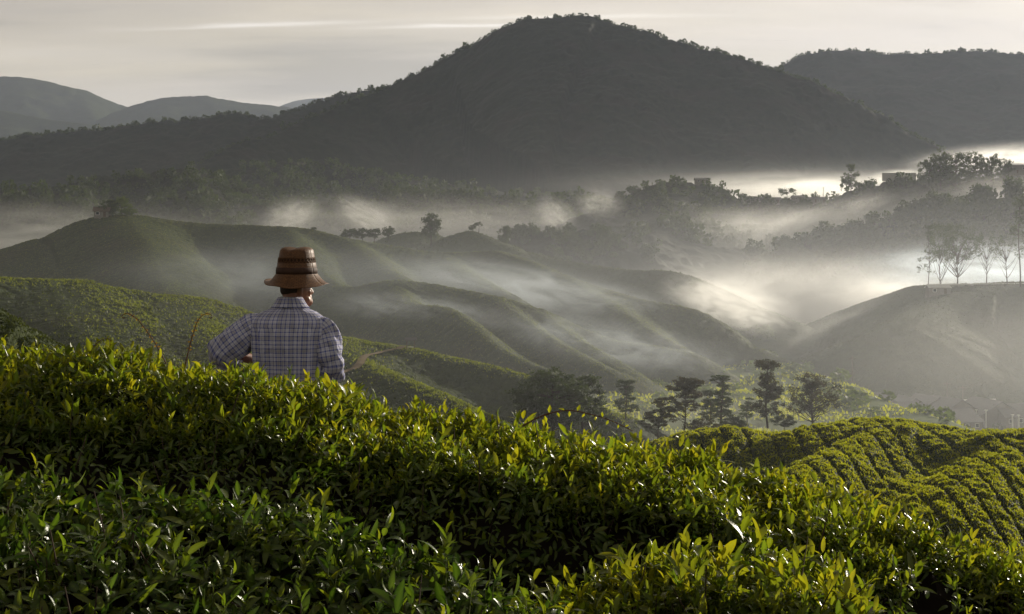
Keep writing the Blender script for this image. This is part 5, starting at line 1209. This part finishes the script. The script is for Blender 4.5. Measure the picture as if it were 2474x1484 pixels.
def boxm(name, m, *c):
    a = Acc(); box(a, *c); return a.mesh(name, [m], smooth=False)
def slab(name, mat, P4, th):
    P4 = np.array(P4, float); n = np.cross(P4[1] - P4[0], P4[3] - P4[0]); n /= np.linalg.norm(n); n = n if n[2] > 0 else -n
    V = np.concatenate((P4, P4 + n * th)); a = Acc()
    a.add(V, [(0, 3, 2, 1), (4, 5, 6, 7), (0, 1, 5, 4), (1, 2, 6, 5), (2, 3, 7, 6), (3, 0, 4, 7)]); return a.mesh(name, [mat], smooth=False)
def house(name, loc, w, d, h, rise, rot, label, roofmat=None, cat='house', group=None, eave=0.5, hip=False):
    """walls, two roof slopes along x, windows and a door on the near side"""
    r = empty(name, loc); r.rotation_euler = (0, 0, rot); tag(r, label, cat, group)
    a = Acc(); box(a, -w / 2, w / 2, -d / 2, d / 2, -1.5, h)
    a.add([(-w / 2, -d / 2, h), (-w / 2, d / 2, h), (-w / 2, 0, h + rise * 0.97)], t=[(0, 1, 2)]); a.add([(w / 2, -d / 2, h), (w / 2, d / 2, h), (w / 2, 0, h + rise * 0.97)], t=[(0, 2, 1)])
    obj('wall', a.mesh('wall', [M_WALL], smooth=False), r)
    e = eave; k = rise / (d / 2); x0, x1 = -w / 2 - e, w / 2 + e
    hp = w * 0.18 if hip else 0
    for sg in (-1, 1):
        P4 = [(x0, sg * (d / 2 + e), h - k * e + 0.03), (x1, sg * (d / 2 + e), h - k * e + 0.03), (x1 - hp, 0, h + rise + 0.03), (x0 + hp, 0, h + rise + 0.03)]
        obj('roof', slab('roof', roofmat or M_ROOF, P4, 0.07), r)
    ridge = obj('ridge_cap', boxm('ridge_cap', roofmat or M_ROOF, x0 + hp, x1 - hp, -0.15, 0.15, h + rise + 0.07, h + rise + 0.15), r)
    nW = max(2, int(w / 3)); wm = boxm('window', M_DARKW, -0.5, 0.5, -0.04, 0.06, -0.45, 0.45); fm = Acc()
    for (p, q_) in (((-0.58, 0.58), (0.45, 0.53)), ((-0.58, 0.58), (-0.53, -0.45)), ((-0.58, -0.5), (-0.45, 0.45)), ((0.5, 0.58), (-0.45, 0.45))): box(fm, p[0], p[1], -0.08, 0.05, q_[0], q_[1])
    fme = fm.mesh('frame', [M_WHITE], smooth=False)
    for i in range(nW):
        x = -w / 2 + w * (i + 0.5) / nW
        if i == nW // 2:
            obj('door', boxm('door', M_WOOD, -0.45, 0.45, -0.06, 0.05, 0, min(2.0, h - 0.3)), r, (x, -d / 2, 0.0)); continue
        wo = obj('window', wm, r, (x, -d / 2, h * 0.58)); obj('frame', fme, wo)
    return r
GV = ['ground']
def at(u, D, names, dz=0.0):
    x = (u - UC) * K * D; return (x, D, ground_at(x, D, names) + dz)
VIL = 'houses of the valley village'
for (u, D, w, d, h, rise, rot, lab, pale) in [
    (2096, 368, 9, 8, 2.6, 2.2, 10, 'dim long roof farthest left and highest in the valley village', 0),
    (2132, 364, 11, 9, 2.6, 2.6, 100, 'dark gable roof second from the left in the back row of the village', 0),
    (2192, 362, 10, 9, 2.7, 2.8, 98, 'dark gable roof in the middle of the back row of the village', 0),
    (2240, 360, 12, 9, 2.7, 3.0, 100, 'tallest dark gable roof right of the middle of the village back row', 0),
    (2290, 352, 13, 10, 2.7, 3.0, 104, 'wide dark gable roof with pale right edge in the village centre', 0),
    (2160, 350, 12, 8, 2.6, 2.2, 20, 'low broad roof in front of the left village back row', 0),
    (2385, 350, 14, 10, 2.8, 3.0, 100, 'broad gable roof at the right of the village behind the small conifer', 0),
    (2280, 332, 15, 9, 2.6, 2.6, 24, 'nearest low roof of the village just above the tea hill crest', 0),
    (2452, 346, 12, 8, 2.8, 2.5, 20, 'pale edged roof at the far right of the village', 0),
    (2244, 366, 6, 4, 1.7, 0.9, 15, 'small house with a bright pale roof up behind the village trees', 1),
    (2350, 364, 12, 7, 2.6, 2.0, 12, 'pale roofed shed between the two gable roofs on the right', 1)]:
    house('valley_house', at(u, D, GV + ['tea_slope'], 0.1), w, d, h, rise, R(rot), lab, M_ROOFW if pale else M_ROOF, group=VIL)
def pole(name, loc, h, r, mat, label, cat, arm=False, group=None):
    a = Acc(); V, q = tube([(0, 0, -0.5), (0, 0, h * 0.5), (0, 0, h)], [r, r * 0.85, r * 0.7], 8); a.add(V, q)
    t = empty(name, loc); tag(t, label, cat, group); obj('post', a.mesh('post', [mat], smooth=True), t)
    if arm: obj('crossarm', boxm('crossarm', mat, -0.9, 0.9, -0.06, 0.06, h - 0.7, h - 0.55), t)
    else: obj('cap', boxm('cap', mat, -r * 1.3, r * 1.3, -r * 1.3, r * 1.3, h, h + r), t)
    return t
for (u, D, h, lab) in [(2288, 374, 9.5, 'utility pole rising behind the wide gable roof in the village centre'), (2326, 372, 8.5, 'utility pole between the village centre and the small conifer'), (2059, 340, 9, 'slim utility pole left of the village above the tea hill crest')]:
    pole('utility_pole', at(u, min(D, 362), GV), h, 0.14, M_WOOD, lab, 'pole', True, 'utility poles in the village')
for (u, D, lab) in [(2337, 343, 'white post left of the small conifer in the village'), (2359, 342, 'white post at the left foot of the small conifer'), (2382, 342, 'white post at the right foot of the small conifer'), (2446, 338, 'white post second from the picture edge in the village'), (2461, 336, 'white post closest to the picture edge in the village')]:
    pole('white_post', at(u, D, GV), 4.2, 0.22, M_WHITE, lab, 'post', False, 'white posts in the village')
put_tree('small_conifer', tree_meshes(141, [(0, 0, 0.8, 0.1, 0.1, 0.18, 16), (0, 0, 0.5, 0.2, 0.2, 0.2, 26), (0, 0, 0.25, 0.28, 0.28, 0.15, 26)], per=36, clump_r=0.05, card=0.03), 2371, 344, 1000, GV, 'small dark conifer standing among the village roofs', width=0.75)
for i, (u, D, vt, w, lab) in enumerate([(2120, 380, 945, 1.6, 'left sunlit leafy tree behind the village roofs'), (2195, 384, 936, 1.8, 'broad sunlit leafy tree in the middle behind the village'), (2240, 384, 940, 1.5, 'right sunlit leafy tree behind the village beside the slope'), (2075, 370, 985, 1.3, 'pale bushy tree at the left end of the village')]):
    put_tree('leafy_tree', dome(150 + i, mats=[M_CROWN_LT]), u, D, vt, GV + ['tea_slope'], lab, width=w)
# houses along the misty ridge
RH = 'houses along the misty ridge'
for (u, D, w, rot, lab, pl) in [(1697, 902, 13, 4, 'terraced house half hidden by trees on the left of the ridge', 0), (1810, 896, 12, 5, 'first flat roofed house from the left on the misty ridge', 0), (1843, 896, 12, -4, 'second house from the left on the misty ridge', 0), (1869, 895, 12, 3, 'third house from the left on the misty ridge', 0), (1931, 895, 13, 8, 'house right of the flat umbrella tree on the misty ridge', 0), (1962, 893, 11, -6, 'taller house before the lamp post on the misty ridge', 0), (1981, 893, 10, 4, 'last small house beside the lamp post on the misty ridge', 0)]:
    house('ridge_house', at(u, D, HR, 1.2), w * 0.7, 6, 2.4, 1.1, R(rot), lab, group=RH)
house('ridge_house', at(2452, 850, HR, 1.0), 11, 7, 5.0, 1.0, R(6), 'pale roofed house beside the dark grove at the picture edge', M_ROOFW)
pole('lamp_post', at(1989, 893, HR), 11, 0.25, M_CONC, 'tall lamp post at the end of the ridge houses', 'lamp post', True)
lw = empty('ridge_wall', at(2172, 872, HR)); tag(lw, 'long plain wall on the ridge between the ragged tree and the dark grove', 'wall')
obj('wall_panel', boxm('wall_panel', M_CONC, -10.5, 10.5, -0.3, 0.3, -2, 3.0), lw); obj('coping', boxm('coping', M_WHITE, -10.7, 10.7, -0.45, 0.45, 3.0, 3.2), lw)
# road edge on the shoulder of the slope, with a shed below it
rw = empty('road_wall', tuple(P(2362, 690, 453))); tag(rw, 'pale concrete road edge wall running under the misty trees', 'wall'); rw.rotation_euler = (0, R(-0.6), R(-3))
obj('wall_panel', boxm('wall_panel', M_CONC, -16, 24, -0.25, 0.25, -1.6, 0.35), rw); obj('coping', boxm('coping', M_WHITE, -16.1, 24.1, -0.35, 0.35, 0.35, 0.60), rw)
for k in range(9):
    a = Acc(); V, q = tube([(-15.5 + k * 4.6, -0.5, -3.4), (-15.5 + k * 4.6, -0.5, 0.2)], 0.14, 6); a.add(V, q); obj('support_post', a.mesh('support_post', [M_CONC]), rw)
sh = hit(2266, 712, ['tea_slope'], 380, 520)
house('field_shed', (sh[0], sh[1], sh[2] + 0.2), 7.0, 3.5, 2.0, 0.8, R(5), 'small pale roofed shed just below the road edge wall', M_ROOFW, 'shed', eave=0.25)
# hut on the round hilltop, shelter on the near spur
house('hilltop_hut', at(246, 468, ['tea_hill'], 0.1), 4.5, 3.5, 2.0, 1.2, R(8), 'small dark hut beside the trees on the rounded tea hilltop', M_WOOD, 'hut', eave=0.5)
ps = at(992, 158.5, ['tea_hillside'])
st = empty('shelter', ps); st.scale = (0.6, 0.6, 0.6); tag(st, 'tiny roofed field shelter at the top of the sandy track', 'shelter')
for sx in (-1, 1):
    for sy in (-1, 1): obj('post', boxm('post', M_WOOD, sx * 0.7 - 0.05, sx * 0.7 + 0.05, sy * 0.6 - 0.05, sy * 0.6 + 0.05, -0.5, 1.7), st)
for sg in (-1, 1): obj('roof', slab('roof', M_ROOF, [(-1.1, sg * 1.0, 1.65), (1.1, sg * 1.0, 1.65), (1.1, 0, 2.15), (-1.1, 0, 2.15)], 0.06), st)
obj('bench', boxm('bench', M_WHITE, -0.6, 0.6, 0.1, 0.4, 0.35, 0.45), st)
# the sandy track up the near spur
tp = polyline(np.array([(780, 930, 0), (820, 908, 0), (850, 897, 0), (866, 888, 0), (872, 876, 0), (880, 866, 0), (905, 858, 0), (940, 853, 0), (962, 846, 0), (975, 840, 0)], float), 10)
cen = np.array([hit(p[0], p[1], ['tea_hillside'], 100, 175) for p in tp]); cen[:, :2] = np.stack([np.convolve(np.pad(cen[:, i], 4, mode='edge'), np.ones(9) / 9, 'valid') for i in range(2)], 1)
T = np.gradient(cen[:, :2], axis=0); T /= np.linalg.norm(T, axis=1)[:, None] + 1e-9; Nn = np.stack((-T[:, 1], T[:, 0]), 1)
rows = []
for o_ in np.linspace(-1.0, 1.0, 5):
    xy = cen[:, :2] + Nn * o_ * 0.42
    zc = np.max([HF['tea_hillside'](cen[:, 0] + dx, cen[:, 1] + dy) for dx in (-0.5, 0, 0.5) for dy in (-0.5, 0, 0.5)], axis=0); zc = np.convolve(np.pad(zc, 3, mode='edge'), np.ones(7) / 7, 'valid')
    rows.append(np.concatenate((xy, (zc + 0.12 - 0.05 * abs(o_))[:, None]), 1))
Pp = np.stack(rows); tag(obj('path', grid_mesh('path', Pp[..., 0], Pp[..., 1], Pp[..., 2], [M_SAND])), kind='structure')

# ------------------------------------------------------------------ small plants over the near hedge
M_FERN = mat_veg('fern_frond', (0.16, 0.11, 0.03), (0.20, 0.15, 0.035), 40.0, 0.5, 0.45, tcol=(2.2, 1.8, 0.7, 1))
M_FSTEM = mat_plain('fern_stem', (0.10, 0.05, 0.025), 0.6, 0.3, 40.0, 0.3)
def frond(name, pts, D, label, cat, leaf=0.012, pair=26, r0=0.0042, curl=True, fat=0.6, mat=None):
    pts = np.array([P(u, v, D + d) for u, v, d in pts]); org = pts[0].copy(); c = polyline(pts - org, 10)
    t = empty(name, tuple(org)); tag(t, label, cat)
    a = Acc(); V, q = tube(c, np.linspace(r0, r0 * 0.45, len(c)), 6); a.add(V, q); obj('stem', a.mesh('stem', [M_FSTEM]), t)
    rng = np.random.default_rng(len(label)); T_ = np.gradient(c, axis=0); T_ /= np.linalg.norm(T_, axis=1)[:, None]
    me = None
    for k in range(pair):
        f = 0.22 + 0.76 * k / pair; i = int(f * (len(c) - 1)); s = leaf * (1.5 - 0.9 * f) * rng.uniform(0.7, 1.3)
        sd = np.cross(T_[i], (0, 1, 0)) * (1 if k % 2 else -1) + rng.normal(size=3) * 0.4 + np.array((0, 0, -0.3)); sd /= np.linalg.norm(sd); bb = np.cross(sd, T_[i]); bb /= np.linalg.norm(bb)
        V = np.array([c[i], c[i] + sd * s * 0.5 + T_[i] * s * fat * 0.5 + bb * s * 0.1, c[i] + sd * s, c[i] + sd * s * 0.5 - T_[i] * s * fat * 0.5 + bb * s * 0.1])
        obj('leaflet', mesh_np('leaflet', V, quads=[(0, 1, 2, 3)], mats=[mat or M_FERN], smooth=False), t)
    if curl:
        a = Acc(); e = c[-1]; th = np.linspace(0, 4.0, 14); rr = 0.014 * (1 - th / 5.2); d0 = T_[-1]
        up = np.cross(d0, (0, 1, 0)); up = up if up[2] < 0 else -up
        pp = e + np.stack([d0 * (r_ * math.sin(x_)) + up * (0.014 - r_ * math.cos(x_)) for x_, r_ in zip(th, rr)])
        V, q = tube(pp, np.linspace(r0 * 0.6, r0 * 0.9, 14), 6); a.add(V, q); obj('curled_tip', a.mesh('curled_tip', [M_FSTEM]), t)
frond('fern_frond', [(402, 880, 0), (382, 842, 0), (358, 805, 0), (332, 772, 0), (310, 758, 0), (298, 760, 0)], 7.7, 'young fern frond arching left with its tip curled, left of the other frond', 'fern')
frond('fern_frond', [(444, 900, 0), (455, 850, 0), (467, 805, 0), (480, 772, 0), (497, 758, 0), (509, 760, 0)], 7.7, 'young fern frond arching right toward the man, tip curled', 'fern')
frond('creeper', [(1262, 1030, 0), (1310, 1005, 0), (1370, 992, 0), (1430, 1002, 0), (1480, 1018, 0), (1530, 1042, 0)], 7.0, 'thin brown creeper arching over the hedge top before the dark trees', 'creeper', leaf=0.035, pair=14, r0=0.0048, curl=False, fat=0.5, mat=M_TIPS)
frond('small_fern', [(205, 880, 0), (222, 845, 0), (240, 825, 0), (260, 818, 0), (272, 828, 0)], 7.75, 'small curling green fern tip over the left end of the hedge', 'fern', leaf=0.02, pair=22, r0=0.0028, mat=M_TIPS)
# ------------------------------------------------------------------ air
def box_mesh(name, x0, x1, y0, y1, z0, z1):
    v = [(x, y, z) for x in (x0, x1) for y in (y0, y1) for z in (z0, z1)]
    q = [(0, 1, 3, 2), (4, 6, 7, 5), (0, 4, 5, 1), (2, 3, 7, 6), (0, 2, 6, 4), (1, 5, 7, 3)]
    return mesh_np(name, v, quads=q, smooth=False)
m, t, o = new_mat('haze_air')
pv = N(t, 'ShaderNodeVolumePrincipled'); pv.inputs['Color'].default_value = (0.71, 0.80, 1.0, 1)
pv.inputs['Density'].default_value = HAZE_D; pv.inputs['Anisotropy'].default_value = 0.35
LK(t, pv.outputs[0], o.inputs[1])
hz = box_mesh('haze', -27000, 27000, -27000, 27000, -70, 1900); hz.materials.append(m)
tag(obj('haze', hz), kind='stuff')
def mat_mist(name, dens, aniso=0.70, col=(0.95, 0.95, 0.93), sc=(1, 1, 1), thr=(0.38, 0.65), seed=0.0, floor=0.15):
    m, t, o = new_mat(name)
    tcn = N(t, 'ShaderNodeTexCoord')
    ln = N(t, 'ShaderNodeVectorMath', operation='LENGTH'); LK(t, tcn.outputs['Object'], ln.inputs[0])
    fall = mth(t, 'SUBTRACT', 1.0, ln.outputs['Value'], clamp=True)
    fall = mth(t, 'SMOOTH_MIN', mth(t, 'MULTIPLY', fall, 1.6), 1.0, 0.3)
    mp = N(t, 'ShaderNodeMapping'); mp.inputs['Scale'].default_value = sc; mp.inputs['Location'].default_value = (seed, seed * 0.7, -seed)
    LK(t, tcn.outputs['Object'], mp.inputs[0])
    n = N(t, 'ShaderNodeTexNoise', i_Scale=1.0, i_Detail=4.0, i_Roughness=0.6, i_Distortion=0.9); LK(t, mp.outputs[0], n.inputs['Vector'])
    w = ramp(t, n.outputs[0], [(thr[0], floor), (thr[1], 1.0)])
    d = mth(t, 'MULTIPLY', mth(t, 'MULTIPLY', mth(t, 'MULTIPLY', fall, fall), mth(t, 'MULTIPLY_ADD', fall, 0.6, 0.4)), w)
    p = N(t, 'ShaderNodeVolumePrincipled'); p.inputs['Color'].default_value = tuple(col) + (1,); p.inputs['Anisotropy'].default_value = aniso
    LK(t, mth(t, 'MULTIPLY', d, dens), p.inputs['Density'])
    LK(t, p.outputs[0], o.inputs[1])
    return m
import bmesh
def ico(name, sub=2):
    bm = bmesh.new(); bmesh.ops.create_icosphere(bm, subdivisions=sub, radius=1.0)
    me = bpy.data.meshes.new(name); bm.to_mesh(me); bm.free(); return me
def mist(u0, u1, v0, v1, D, depth, tau, rot=0.0, **kw):
    """a bank of mist that spans the grid box u0..u1, v0..v1 at distance D, tau = optical depth along the view"""
    c = P((u0 + u1) / 2, (v0 + v1) / 2, D)
    rx = (u1 - u0) / 2 * K * D; rz = (v1 - v0) / 2 * K * D
    me = ico('mist'); o = obj('mist', me, loc=c)
    o.scale = (rx, depth, rz); o.rotation_euler = (0, R(rot), 0)
    s = kw.pop('sc', (2.6, 1.5, 1.5))
    me.materials.append(mat_mist('mist_air', MF * tau / depth, sc=s, seed=len(MISTS) * 3.7, **kw))
    tag(o, kind='stuff'); MISTS.append(o)
    return o
MISTS = []
MF = 0.72
def wide_mist(c, rad, dens, **kw):
    me = ico('mist', 3); o = obj('mist', me, loc=c); o.scale = rad
    me.materials.append(mat_mist('mist_air', dens, seed=9.0 + len(MISTS), **kw)); tag(o, kind='stuff'); MISTS.append(o)
BL = (0.86, 0.93, 1.0)
wide_mist((60, 560, -30), (660, 540, 84), 0.0009, sc=(5, 4, 1.5), thr=(0.25, 0.75), floor=0.45, aniso=0.66, col=(0.90, 0.94, 1.0))
wide_mist((-10, 115, -14), (170, 105, 42), 0.0010, sc=(3, 3, 1.5), thr=(0.25, 0.75), floor=0.5, aniso=0.66, col=(0.88, 0.92, 1.0))
mist(950, 2900, 385, 520, 1500, 320, 0.5, thr=(0.3, 0.7), floor=0.3)
mist(2150, 2700, 345, 430, 2000, 250, 3.2, sc=(5, 2, 3))
mist(1850, 2080, 425, 490, 1020, 70, 3.5, sc=(4, 2, 3), thr=(0.3, 0.6))
mist(2080, 2260, 405, 455, 1000, 70, 3.0, sc=(4, 2, 3))
mist(300, 1700, 450, 640, 980, 160, 0.8, floor=0.3, sc=(6, 3, 3))
mist(600, 810, 465, 585, 760, 60, 1.8, rot=-20, sc=(4, 2, 6))
mist(770, 1000, 465, 580, 780, 60, 1.5, rot=25, sc=(4, 2, 6))
mist(1260, 1420, 465, 575, 760, 60, 1.0, rot=30, sc=(4, 2, 6))
mist(1360, 1540, 435, 565, 820, 60, 0.9, rot=20, sc=(4, 2, 6))
mist(1400, 2500, 400, 550, 1000, 80, 2.4, sc=(5, 2, 4))
mist(1560, 2700, 440, 700, 805, 34, 5.0, rot=-11, sc=(5, 2, 4), floor=0.3)
mist(1250, 2500, 470, 760, 805, 70, 3.6, floor=0.3, sc=(5, 2, 5))
mist(1550, 1740, 575, 690, 790, 40, 4.5, sc=(3, 2, 3), rot=12)
mist(-500, 720, 455, 700, 700, 110, 1.2, sc=(4, 2, 3))
mist(1300, 2600, 570, 940, 575, 70, 3.2, floor=0.4, sc=(6, 3, 3))
mist(1560, 1960, 650, 815, 460, 50, 4.5, sc=(4, 2, 4), rot=14)
mist(1900, 2290, 655, 815, 565, 45, 6.5, sc=(4, 2, 4), rot=-12)
mist(850, 1800, 630, 800, 400, 50, 1.9, rot=11, col=BL, sc=(5, 2, 3))
mist(700, 1300, 690, 800, 335, 40, 0.8, rot=6, col=BL, sc=(5, 2, 3))
mist(1780, 2420, 690, 900, 458, 20, 0.9, rot=-14)
mist(1980, 2900, 925, 1060, 432, 24, 0.9, floor=0.4)
mist(100, 1700, 530, 900, 390, 75, 0.62, floor=0.5, col=BL)
mist(150, 950, 560, 780, 380, 60, 0.6, floor=0.2, col=BL, sc=(5, 2, 3))
mist(1000, 1950, 740, 920, 320, 45, 0.8, rot=10, col=BL, sc=(6, 2, 3))
mist(1950, 2800, 560, 740, 505, 40, 2.0, col=(0.80, 0.90, 1.0), sc=(4, 2, 3))
mist(1650, 3300, 640, 1090, 300, 60, 0.15, floor=0.75, sc=(3, 2, 3))
mist(1300, 2900, 880, 1120, 330, 60, 0.10, floor=0.5, sc=(5, 2, 3))
mist(1150, 2200, 900, 1120, 152, 18, 0.15, floor=0.6, sc=(5, 2, 3))
